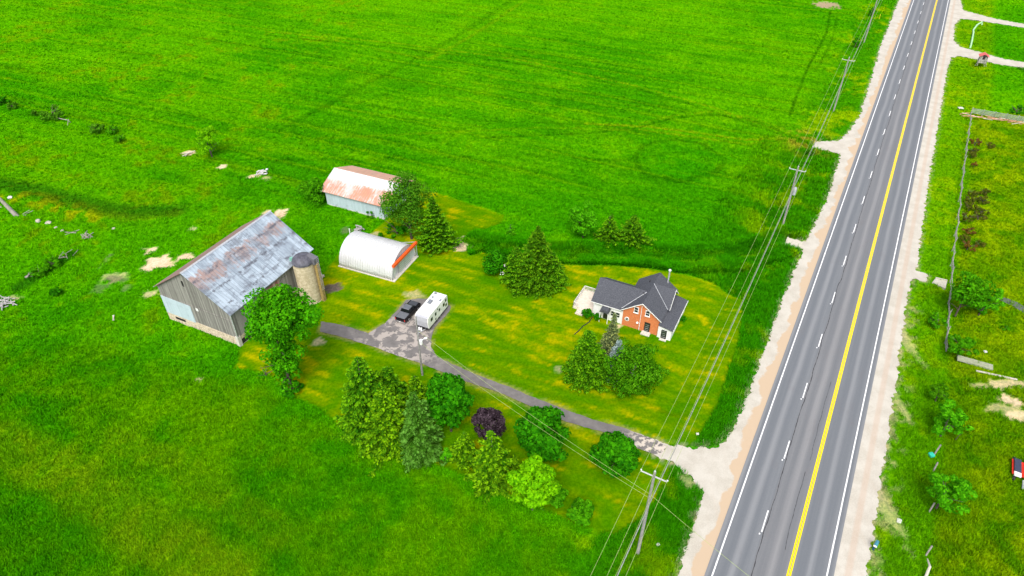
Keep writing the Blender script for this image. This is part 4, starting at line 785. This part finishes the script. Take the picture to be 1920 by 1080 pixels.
# western field edge
for lb,bx,by,cy,r_,z_,mt in (('largest dark bush on the western field edge, with a broken branch',103,222,212,17,12,L_WILL),('small dark bush left of the largest western bush',67,217,213,5,6,L_WILL),
 ('low bush left edge of the photo on the western field edge',2,195,190,13,9,L_MAPLE),('second low bush from the left edge of the photo',24,203,199,9,6,L_WILL),
 ('dark bush left of the bright rimmed pair',186,250,243,12,9,L_WILL),('bright rimmed bush on the western field edge',214,250,244,10,9,L_MID),('small bush just below the bright rimmed one',226,265,261,9,6,L_MID),
 ('dark low thicket along the old fence line near the stump',75,518,512,15,9,L_MID),('second low thicket along the old fence line',100,500,494,13,7,L_MID),('weedy clump at the lumber side of the western meadow',108,553,549,10,5,L_MAPLE)):
    dec(lb,'bush',bx,by,cy-1,r_*1.35,z_*1.3,mt,WG,nl=int(120+r_*80),ls=.28,kind='shrub',clumps=18)
dec('light green young tree alone in the north western meadow','tree',398,294,266,25,30,L_LIGHT,nl=3400,ls=.26,clumps=30,rough=.5,csz=.25)
dec('slim tree standing over the power line near the top of the photo','tree',1604,86,78,10,9,L_MAPLE,nl=500,ls=.4,kind='deciduous_tree',clumps=12)
dec('dark bush under the lines at the top of the photo','bush',1632,27,21,6,6,L_MAPLE,nl=250,ls=.4,kind='shrub',clumps=10)
dec('dark weed clump by the field lane entrance','bush',1520,292,286,8,7,L_WILL,nl=300,ls=.28,kind='shrub',clumps=10)
# east side
dec('bushy green tree beside the eastern culvert','tree',1792,590,550,32,32,L_MID,EG,nl=3600,ls=.3,clumps=40,off=(1.,1.),rough=.5)
dec('looser light tree right of the culvert tree','tree',1835,590,560,30,26,L_PALE,EG,nl=1800,ls=.26,clumps=30,rough=.5,csz=.22)
dec('low leafy bush above the grey slab','bush',1797,662,648,30,16,L_MID,EG,nl=1600,ls=.26,kind='shrub',clumps=22)
dec('sparse dark brush in the eastern ditch','bush',1752,612,602,22,12,L_MID,EG,nl=800,ls=.24,kind='shrub',clumps=18,csz=.3)
dec('ragged green bush in the lower eastern ditch','bush',1765,815,788,30,32,L_PALE,EG,nl=2400,ls=.25,kind='shrub',clumps=30,rough=.5,csz=.25)
dec('small leafy shoot right of the ragged ditch bush','bush',1793,822,808,13,8,L_PALE,EG,nl=400,ls=.24,kind='shrub',clumps=10)
dec('brownish brush above the ragged ditch bush','bush',1755,750,735,20,14,L_BIRCH,EG,nl=900,ls=.22,kind='shrub',clumps=20,csz=.25)
dec('rounded bush in the lower eastern ditch','bush',1757,950,920,38,32,L_PALE,EG,nl=3000,ls=.25,kind='shrub',clumps=36,rough=.5,csz=.25)
dec('low green bush at the right edge by the rail fence','bush',1905,212,206,18,9,L_MAPLE,EG,nl=700,ls=.3,kind='shrub',clumps=14)
dec('small dark bush at the gravel lane on the right edge','bush',1918,132,129,12,6,L_WILL,EG,nl=400,ls=.3,kind='shrub',clumps=10)
dec('small round bush in the eastern pasture','bush',1882,618,615,9,7,L_MID,EG,nl=350,ls=.2,kind='shrub',clumps=10)
bs=[(1828,267,9,'rust'),(1853,272,8,'dark'),(1824,282,8,'dark'),(1822,290,6,'dark'),(1826,308,4,'rust'),(1822,362,9,'dark'),(1843,360,9,'dark'),(1818,375,9,'olive'),(1842,375,11,'olive'),(1817,389,12,'olive'),(1838,396,10,'olive'),(1812,408,11,'dark'),(1834,407,11,'olive'),(1815,432,9,'rust'),(1806,447,8,'dark'),(1814,462,13,'rust'),(1836,458,8,'dark')]
place={0:'top of the fence row',1:'alone to the right of the fence row top',2:'second in the fence row',3:'third in the fence row',4:'single tiny one in the gap of the fence row',5:'upper left of the central clump',6:'upper right of the central clump',7:'second row left of the central clump',8:'second row right of the central clump',9:'left middle of the central clump',10:'right middle of the central clump',11:'lower left of the central clump',12:'lower right of the central clump',13:'upper end of the last clump',14:'left side of the last clump',15:'largest of the last clump',16:'right side of the last clump'}
for i,(bx,by,r_,kd) in enumerate(bs):
    dec('%s juniper like shrub, %s'%({'rust':'rusty brown','dark':'dark olive','olive':'yellow olive'}[kd],place[i]),'shrub',bx,by+4,by,r_*1.5,r_*.95,L_BROWN if kd=='rust' else L_OLIVE,'brown shrubs beside the eastern fence',nl=int(r_*110),ls=.24,kind='juniper_shrub',clumps=14)
# ================================================================ meadow grass tufts
def tufts(name,n,region,hmin,hmax,seed,wd=.10,bl=4,matb=None,bb=(-40,1960,-5,1100)):
    rng=np.random.default_rng(seed); px=rng.uniform(bb[0],bb[1],n); py=rng.uniform(bb[2],bb[3],n); dx=(px-960)/FPX; dy=(540-py)/FPX
    dd=np.stack([dx,CP+dy*SP,-SP+dy*CP],1); t=HC/-dd[:,2]; X=dd[:,0]*t;Y=dd[:,1]*t
    X+=rng.normal(size=n)*.8; Y+=rng.normal(size=n)*.8
    F=fields(X,Y); k_=region(F,X,Y,rng); X,Y=X[k_],Y[k_]; F={q:v[k_] for q,v in F.items()}; n=len(X)
    cl,b_=tint(X,Y,F); Z=relief(X,Y,F); kk=(b_<.25); X,Y,Z,cl=X[kk],Y[kk],Z[kk],cl[kk]; n=len(X)
    dist=np.sqrt(X*X+Y*Y+HC*HC)/110; cl=cl*(.86+.36*rng.random((n,1)))*np.array([[1,1,1]])
    # clumpy height
    hh=(hmin+(hmax-hmin)*rng.random(n))*(.55+.9*fbm(X/2.5,Y/2.5,91,3))
    V=[];Cc=[]
    for b in range(bl):
        a=rng.uniform(0,6.283,n); w_=wd*dist*rng.uniform(.7,1.4,n); ln_=hh*rng.uniform(.3,1.0,n); ca,sa=np.cos(a),np.sin(a)
        ox=rng.normal(size=n)*.16;oy=rng.normal(size=n)*.16
        p0=np.stack([X+ox-sa*w_,Y+oy+ca*w_,Z-.05],1); p1=np.stack([X+ox+sa*w_,Y+oy-ca*w_,Z-.05],1); p2=np.stack([X+ox+ca*ln_,Y+oy+sa*ln_,Z+hh*rng.uniform(.7,1.1,n)],1)
        V.append(np.stack([p0,p1,p2],1)); Cc.append(np.repeat((cl*(.9+.25*rng.random((n,1))))[:,None,:],3,1))
    V=np.concatenate(V).reshape(-1,3); Cc=np.concatenate(Cc).reshape(-1,3); F3=np.arange(len(V)).reshape(-1,3)
    return tag(fastmesh(name,V,F3,matb,np.clip(Cc,0,1)),kind='stuff')
k=S('meadow_grass_blades',.9,0,.0); tc=k.attr('tint','Color'); c=k.mix(k.island(),k.mix(1,tc,(.84,.87,.8),'MULTIPLY'),k.mix(1,tc,(1.38,1.2,1.2),'MULTIPLY')); k.color(c)
tr=k.n('ShaderNodeBsdfTranslucent'); k.put(tr.inputs[0],c); ms=k.n('ShaderNodeMixShader'); ms.inputs[0].default_value=.3
k.t.links.new(k.b.outputs[0],ms.inputs[1]); k.t.links.new(tr.outputs[0],ms.inputs[2]); k.t.links.new(ms.outputs[0],k.t.nodes['Material Output'].inputs[0])
def reg_m(F,X,Y,rng):
    g_=np.maximum(F['gw'],F['ge']); return (F['lawn']<-.1)&(g_<-.35)&((g_<-1.8)|(rng.random(len(X))<.35))&(F['dr']<-.3)&((F['t']<-1.2)|(F['t']>RW+1.2))
tg=tufts('meadow_grass',230000,reg_m,.22,.5,5,.075,4,k.m)
# ================================================================ small things
def P3(px,py,z=0): x,y=at(px,py); return (x,y,z)
def obox(name,label,cat,px,py,L,Wd,Hh,ang,mat,z=0,group=None,bevel=.02):
    x,y=at(px,py); o=MB().box(-L/2,L/2,-Wd/2,Wd/2,0,Hh).build(name,mat,bevel=bevel); o.location=(x,y,z); o.rotation_euler=(0,0,math.radians(ang)); return tag(o,label,cat,group)
PALEC=plain('pale_concrete',(.50,.47,.39),.9,0,.1,.1); GREYW=boards('grey_timber',(.22,.21,.19),(.45,.43,.39),.15)
def culvert(label,pts):
    c=W(pts); t=thing('culvert_headwall',label,'culvert',(c[0][0],c[0][1],0))
    L=[(x-c[0][0],y-c[0][1]) for x,y in c]
    MB().prism([(x,y,.28) for x,y in L],(0,0,-.9)).build('slab',PALEC,t,bevel=.03)
    (ax,ay),(bx,by)=L[1],L[2]; d=Vector((bx-ax,by-ay)).normalized(); n=Vector((d.y,-d.x))*.12
    MB().prism([(ax,ay,.285),(bx,by,.285),(bx-n.x*2,by-n.y*2,.285),(ax-n.x*2,ay-n.y*2,.285)],(0,0,.14)).build('kerb',PALEC,t)
culvert('pale concrete culvert slab on the field side of the highway',[(1505,456),(1476,447),(1468,463),(1500,468)])
culvert('pale concrete culvert slab east of the highway',[(1747,531),(1753,524),(1775,529),(1772,543)])
obox('concrete_slab','long grey green concrete slab at the lower end of the fence row','slab',1827,681,5.2,1.25,.3,-27,plain('mossy_slab',(.30,.32,.22),.95))
obox('plank','long pale plank in the grass right of the grey slab','plank',1868,704,5.9,.28,.16,-20,PALEC)
# split rail fence
fp=[(1820,210),(1817,238),(1812,268),(1808,300),(1804,330),(1800,360),(1797,392),(1793,425),(1789,455),(1785,482),(1783,510),(1781,545),(1778,590),(1775,622),(1772,660)]
fn=thing('rail_fence','old grey zigzag split rail fence running down the east side','fence',(*at(1820,210),0)); ox,oy=at(1820,210)
for i in range(len(fp)-1):
    a=at(*fp[i]);b=at(*fp[i+1]); n=max(2,int(math.dist(a,b)/3.2)); m=MB()
    for k_ in range(n):
        q0=(a[0]+(b[0]-a[0])*k_/n,a[1]+(b[1]-a[1])*k_/n); q1=(a[0]+(b[0]-a[0])*(k_+1)/n,a[1]+(b[1]-a[1])*(k_+1)/n); s=.14*(-1)**k_
        for z in (.35,.7,1.05):
            if random.random()<.85: m.tube([(q0[0]-ox+s,q0[1]-oy,z+random.uniform(-.1,.1)-.3*(i>10)),(q1[0]-ox-s,q1[1]-oy,z+random.uniform(-.1,.1)-.3*(i>10))],.06,5)
        m.tube([(q0[0]-ox+s,q0[1]-oy,-.4),(q0[0]-ox+s+.1,q0[1]-oy,1.25)],.07,5)
    m.build('rail_section',GREYW,fn)
fa,fb=at(1820,213),at(1990,242); bf=thing('board_fence','grey green board fence with posts at the pasture corner','fence',(*fa,0)); L=math.dist(fa,fb); bf.rotation_euler=(0,0,math.atan2(fb[1]-fa[1],fb[0]-fa[0]))
GG=boards('grey_green_boards',(.20,.26,.20),(.36,.42,.34),.2)
for z in (.25,.62,.99,1.36): MB().box(0,L,-.03,.03,z,z+.2).build('rail',GG,bf)
for i in range(int(L/2.8)+1): MB().box(i*2.8-.08,i*2.8+.08,.033,.18,-.3,1.75).build('post',GREYW,bf)
# log debris by the fence
ldb=thing('timber_pile','loose heap of reddish boards and poles below the board fence','timber pile',P3(1845,222)); rd=random.Random(4)
RW1=plain('reddish_timber',(.50,.27,.17),.9,0,.1,.3)
for i in range(26):
    a=rd.uniform(-1.0,.2); L2=rd.uniform(1.5,4.5); x=rd.uniform(-4.5,7.5);y=-x*.42+rd.uniform(-.9,.9); MB().tube([(x-math.cos(a)*L2/2,y-math.sin(a)*L2/2,.1+rd.random()*.4),(x+math.cos(a)*L2/2,y+math.sin(a)*L2/2,.1+rd.random()*.4)],.09,5).build('board',RW1 if rd.random()<.75 else PALEC,ldb)
# raised playhouse
pb=P3(1838,122); ph=thing('playhouse','small raised grey wooden playhouse with a red roof by the gravel lane','playhouse',pb,math.radians(-24))
for x in (-1,1):
    for y in (-.9,.9): MB().box(x-.08,x+.08,y-.08,y+.08,0,3.0).build('leg',GREYW,ph)
MB().box(-1.25,1.25,-1.2,1.1,1.5,1.62).build('floor',GREYW,ph)
MB().box(-1.2,1.2,-1.2,-1.12,1.0,2.15).build('front_panel',GREYW,ph); MB().box(-1.1,-1.02,-1.1,.95,.5,3.0).build('side_panel',GREYW,ph); MB().box(1.02,1.1,-1.1,.95,.5,3.0).build('side_panel',GREYW,ph)
MB().box(-1.0,-.35,-.95,-.88,1.63,3.05).build('front_board',GREYW,ph); MB().box(.35,1.0,-.95,-.88,1.63,3.05).build('front_board',GREYW,ph); MB().box(-1.0,1.0,.9,.98,1.63,3.05).build('back_panel',GREYW,ph)
RR=plain('red_roof',(.62,.13,.12),.6,0,.3,.1)
for s in (-1,1): MB().prism([(0,-1.35,3.85),(s*1.45,-1.35,3.05),(s*1.45,1.2,3.05),(0,1.2,3.85)],(0,0,-.08)).build('roof_slope',RR,ph)
MB().tube([(-1.6,-1.2,0),(-1.1,-1.1,1.6)],.05,5).tube([(1.6,-1.2,0),(1.2,-1.1,1.0)],.05,5).build('brace',GREYW,ph)
# trampled pale path beside it
tag(MB().tube([P3(x,y,.06) for x,y in ((1841,46),(1842,41),(1832,47),(1825,56),(1825,62),(1822,78),(1819,90))],.28,6).build('drain_pipe',plain('pale_green_pipe',(.40,.68,.36),.6)),'pale green bent drain pipe lying on the grass between the two lanes','pipe')
obox('marker_post','thin yellow marker post by the top pole','marker',1648,36,.12,.12,1.9,0,plain('marker_yellow',(.75,.62,.02),.5))
# mailbox at the shoulder
mb=thing('mailbox','dark blue mailbox on a stubby post at the gravel shoulder','mailbox',P3(1637,1030),math.radians(50)); NB=plain('navy_paint',(.015,.07,.14),.35,0,.5)
MB().box(-.13,.13,-.13,.13,-.2,1.1).build('post',NB,mb); 
m=MB(); m.prism([(-.4,-.22+.0,1.1),(-.4,.22,1.1),(-.4,.22,1.35)]+[(-.4,.22*math.cos(t),1.35+.2*math.sin(t)) for t in [math.pi*i/8 for i in range(1,8)]]+[(-.4,-.22,1.35)],(.8,0,0)); m.build('box',plain('teal_paint',(.05,.22,.30),.3,0,.5),mb)
MB().box(-.46,-.403,-.2,.2,1.12,1.36).build('door',WHITEM,mb)
# utility wagon at the right edge
uw=thing('farm_wagon','red framed farm wagon with dark load bed at the right edge','wagon',P3(1914,886),math.atan2(at(1907,845)[1]-at(1907,890)[1],at(1907,845)[0]-at(1907,890)[0])); REDP=plain('red_paint',(.62,.03,.01),.5,0,.4); NAVY=plain('dark_cover',(.035,.045,.08),.6)
MB().box(-1.4,1.5,-.4,1.3,.5,.62).build('bed',REDP,uw); MB().box(-1.0,1.55,.25,1.1,.63,.9).build('load_cover',NAVY,uw,bevel=.03); MB().box(-1.75,-1.01,.25,1.1,.63,.85).build('white_sheet',WHITEM,uw,bevel=.03)
MB().box(-1.9,2.0,-.5,-.35,.6,1.2).build('side_rail',REDP,uw); MB().tube([(-1.9,-.1,.5),(-3.3,-.1,.3)],.1,6).build('drawbar',GALV,uw)
for x,y in ((-1.95,.9),(1.85,.9),(-1.8,-.6),(1.7,-.6)):
    w_=MB().prism([(x+.33*math.cos(2*math.pi*i/14),y,.33+.33*math.sin(2*math.pi*i/14)) for i in range(14)],(0,.2,0)).build('wheel',TYRE,uw); MB().prism([(x+.18*math.cos(2*math.pi*i/12),y+.203,.33+.18*math.sin(2*math.pi*i/12)) for i in range(12)],(0,.02,0)).build('rim',RIM,w_)
# dead trunk and rubbish at the left edge
du=P3(32,405); dt=thing('dead_tree','bare grey dead tree trunk leaning at the left edge','dead tree',du)
MB().tube([(0,0,-.2),(-2.0,.6,3.2),(-4.2,1.3,7.0)],[.5,.36,.2],9).build('trunk',plain('dead_wood',(.30,.28,.24),.9,0,.1,.2),dt)
for x,y,a in ((.9,.6,.5),(1.3,.2,-.6),(1.6,.9,.1)): MB().tube([(x,y,.1),(x+1.6*math.cos(a),y+1.6*math.sin(a),.7)],.07,5).build('branch',bpy.data.materials['dead_wood'],dt)
DW=bpy.data.materials['dead_wood']
def rock(label,px,py,r,seed,mat=None,group=None,flat=.5):
    mat=mat or plain('field_stone',(.42,.40,.32),.95,0,.05,.2); r*=.72
    rd=random.Random(seed); bm=bmesh.new(); bmesh.ops.create_icosphere(bm,subdivisions=2,radius=r)
    for v in bm.verts: v.co*=rd.uniform(.78,1.15); v.co.z*=flat
    me=bpy.data.meshes.new('boulder'); bm.to_mesh(me); bm.free(); me.materials.append(mat); o=bpy.data.objects.new('boulder',me); col.objects.link(o); o.location=(*at(px,py),r*flat*.5); return tag(o,label,'boulder',group)
BGp='boulders along the collapsed fence'
rock('white angular boulder above the dead trunk',19,371,.75,1,plain('white_rock',(.6,.58,.55),.9)); rock('rounded pale boulder right of the dead trunk',72,416,.75,2,None,BGp,.8)
rock('long pale boulder at the left of the boulder line',91,419,.9,3,None,BGp); rock('small boulder in the middle of the boulder line',105,427,.5,4,None,BGp); rock('pale boulder at the right of the boulder line',117,433,.5,5,None,BGp)
rock('white stone far left of the dead trunk',1,389,.45,6); rock('lone pale stone near the yellow weeds',213,429,.55,7); rock('small white stone above the quarry heap',570-70,318,.5,8,WHITEM)
def sticks(name,label,cat,px,py,n,R,Lr,r,mat,seed,zmax=.5):
    t=thing(name,label,cat,P3(px,py)); rd=random.Random(seed)
    for i in range(n):
        a=rd.uniform(0,3.14); L=rd.uniform(*Lr); x=rd.gauss(0,R*.45);y=rd.gauss(0,R*.35); z=rd.random()*zmax
        MB().tube([(x-math.cos(a)*L/2,y-math.sin(a)*L/2,.08+z),(x+math.cos(a)*L/2,y+math.sin(a)*L/2,.08+z+rd.uniform(-.05,.35))],r,5).build('stick',mat,t)
sticks('log_pile','heap of pale grey logs and boards at the left edge','log pile',10,571,30,1.7,(.9,2.0),.10,plain('grey_logs',(.36,.35,.34),.9),5)
sticks('branch_heap','small tangle of grey branches at the old fence corner','branches',164,444,12,1.4,(1,2.4),.07,DW,6); sticks('broken_post','broken grey posts beside the low thickets','broken posts',55,519,4,.8,(1,2.2),.12,DW,7); sticks('rail_scrap','fallen pale rail on the collapsed fence line','fallen rail',134,437,2,.3,(2.2,2.8),.1,DW,8,.1)
sticks('fence_scrap','weathered fence sticks in the lower thicket','broken posts',128,480,7,1.8,(1,3),.06,DW,9); sticks('rail_scrap','single pale stick lying west of the barn','stick',215,598,2,.3,(1,1.4),.1,PALEC,10,.1)
sticks('junk_heap','heap of grey and white scrap boards in the north western meadow','scrap heap',490,326,12,1.3,(.8,2.0),.11,plain('scrap_wood',(.58,.56,.58),.8),11,.7); sticks('rail_scrap','forked pale stick by the light green young tree','stick',353,289,4,1.2,(1.2,2.4),.12,PALEC,12,.1)
tag(MB().tube([P3(101,222,.5),P3(115,227,.7),P3(130,231,.9),P3(133,231,.2)],[.14,.12,.1,.05],6).tube([P3(131,229,.9),P3(127,236,.2)],.08,5).build('fallen_branch',DW),'bare bent branch sticking out of the largest western bush','branch')
sticks('rubble_heap','grey rubble and sticks behind the metal hut','rubble',672,431,10,1.2,(.5,1.6),.14,plain('rubble_grey',(.33,.31,.31),.9),13); sticks('stone_heap','pale stones at the foot of the silo','stones',604,520,6,.6,(.4,.9),.2,PALEC,14,.2)
LG='litter in the eastern ditch'; WHITEM=plain('dull_white_scrap',(.55,.56,.50),.8)
obox('litter','white scrap lying in the ditch left of the teal bag','litter',1713,845,.8,.6,.2,20,WHITEM,-.35,LG); obox('litter','teal plastic bag in the lower eastern ditch','litter',1747,852,.7,.7,.4,10,plain('teal_plastic',(.03,.48,.33),.5),-.3,LG,.12); obox('litter','white bag lowest in the eastern ditch, beside the gravel','litter',1686,977,.7,.6,.35,60,WHITEM,-.2,LG,.12)
obox('litter','white flat scrap beside the top end of the rail fence','litter',1801,203,1.3,1.0,.2,0,WHITEM,0,None,.06); obox('litter','tiny white scrap in the pasture above the grey slab','litter',1847,660,.5,.4,.2,0,WHITEM,0,None,.05); obox('litter','white speck in the verge by the long grass corner','litter',1307,816,.4,.3,.2,0,WHITEM,.2,None,.05)
obox('litter','white scrap in the long grass right of the nearest pole','litter',1233,1024,.45,.35,.3,30,WHITEM,.15,None,.05)
PG='leaning fence posts in the eastern ditch'
for lb,px,py,dx,h in (('pale leaning post under the ragged ditch bush',1754,848,.5,1.6),('short leaning post below the teal bag',1753,878,.3,1.2),('leaning post below the rounded ditch bush',1745,955,.4,1.3),('short thick post above the long white post',1739,1037,.4,1.4)):
    tag(MB().tube([P3(px,py,-.6),(at(px,py)[0]+dx,at(px,py)[1]+.4,h-.4)],.11,6).build('fence_post',DW),lb,'fence post',PG)
tag(MB().tube([P3(1735,1085,-.3),(at(1738,1070)[0],at(1738,1070)[1],1.0),(at(1736,1052)[0],at(1736,1052)[1],.5)],[.2,.16,.08],7).build('fence_post',PALEC),'long white bent post at the bottom edge of the photo','fence post')
# white lilac blossoms beside the round bush
rd=random.Random(9); (X,Y),m_=base_m(944,520)
BLS=plain('blossom_white',(.75,.75,.72),.8)
cbx=thing('blossoms','white lilac blossoms between the round bush and the spruces','blossoms',(X,Y,0))
for i in range(26):
    x=rd.gauss(0,.5);y=rd.gauss(0,.4);z=rd.choice((1.2,3.2))+rd.gauss(0,.35); MB().lathe([(.03,z-.1),(.13,z-.03),(.11,z+.06),(.03,z+.16)],6,(x,y)).build('flower_cluster',BLS,cbx)

def reg_d(F,X,Y,rng): return (F['lawn']<-.25)&(F['crk']<4.5)&(np.maximum(F['gw'],F['dr'])<-.6)
tufts('ditch_weeds',60000,reg_d,.5,1.1,15,.13,5,bpy.data.materials['meadow_grass_blades'],(850,1500,430,515))
def reg_v(F,X,Y,rng): return (F['lawn']<-.2)&(np.maximum(F['gw'],F['dr'])<-.25)&(F['t']>-24)&(F['t']<-2)
tufts('verge_grass',60000,reg_v,.45,.9,16,.07,5,bpy.data.materials['meadow_grass_blades'],(1180,1620,260,1090))
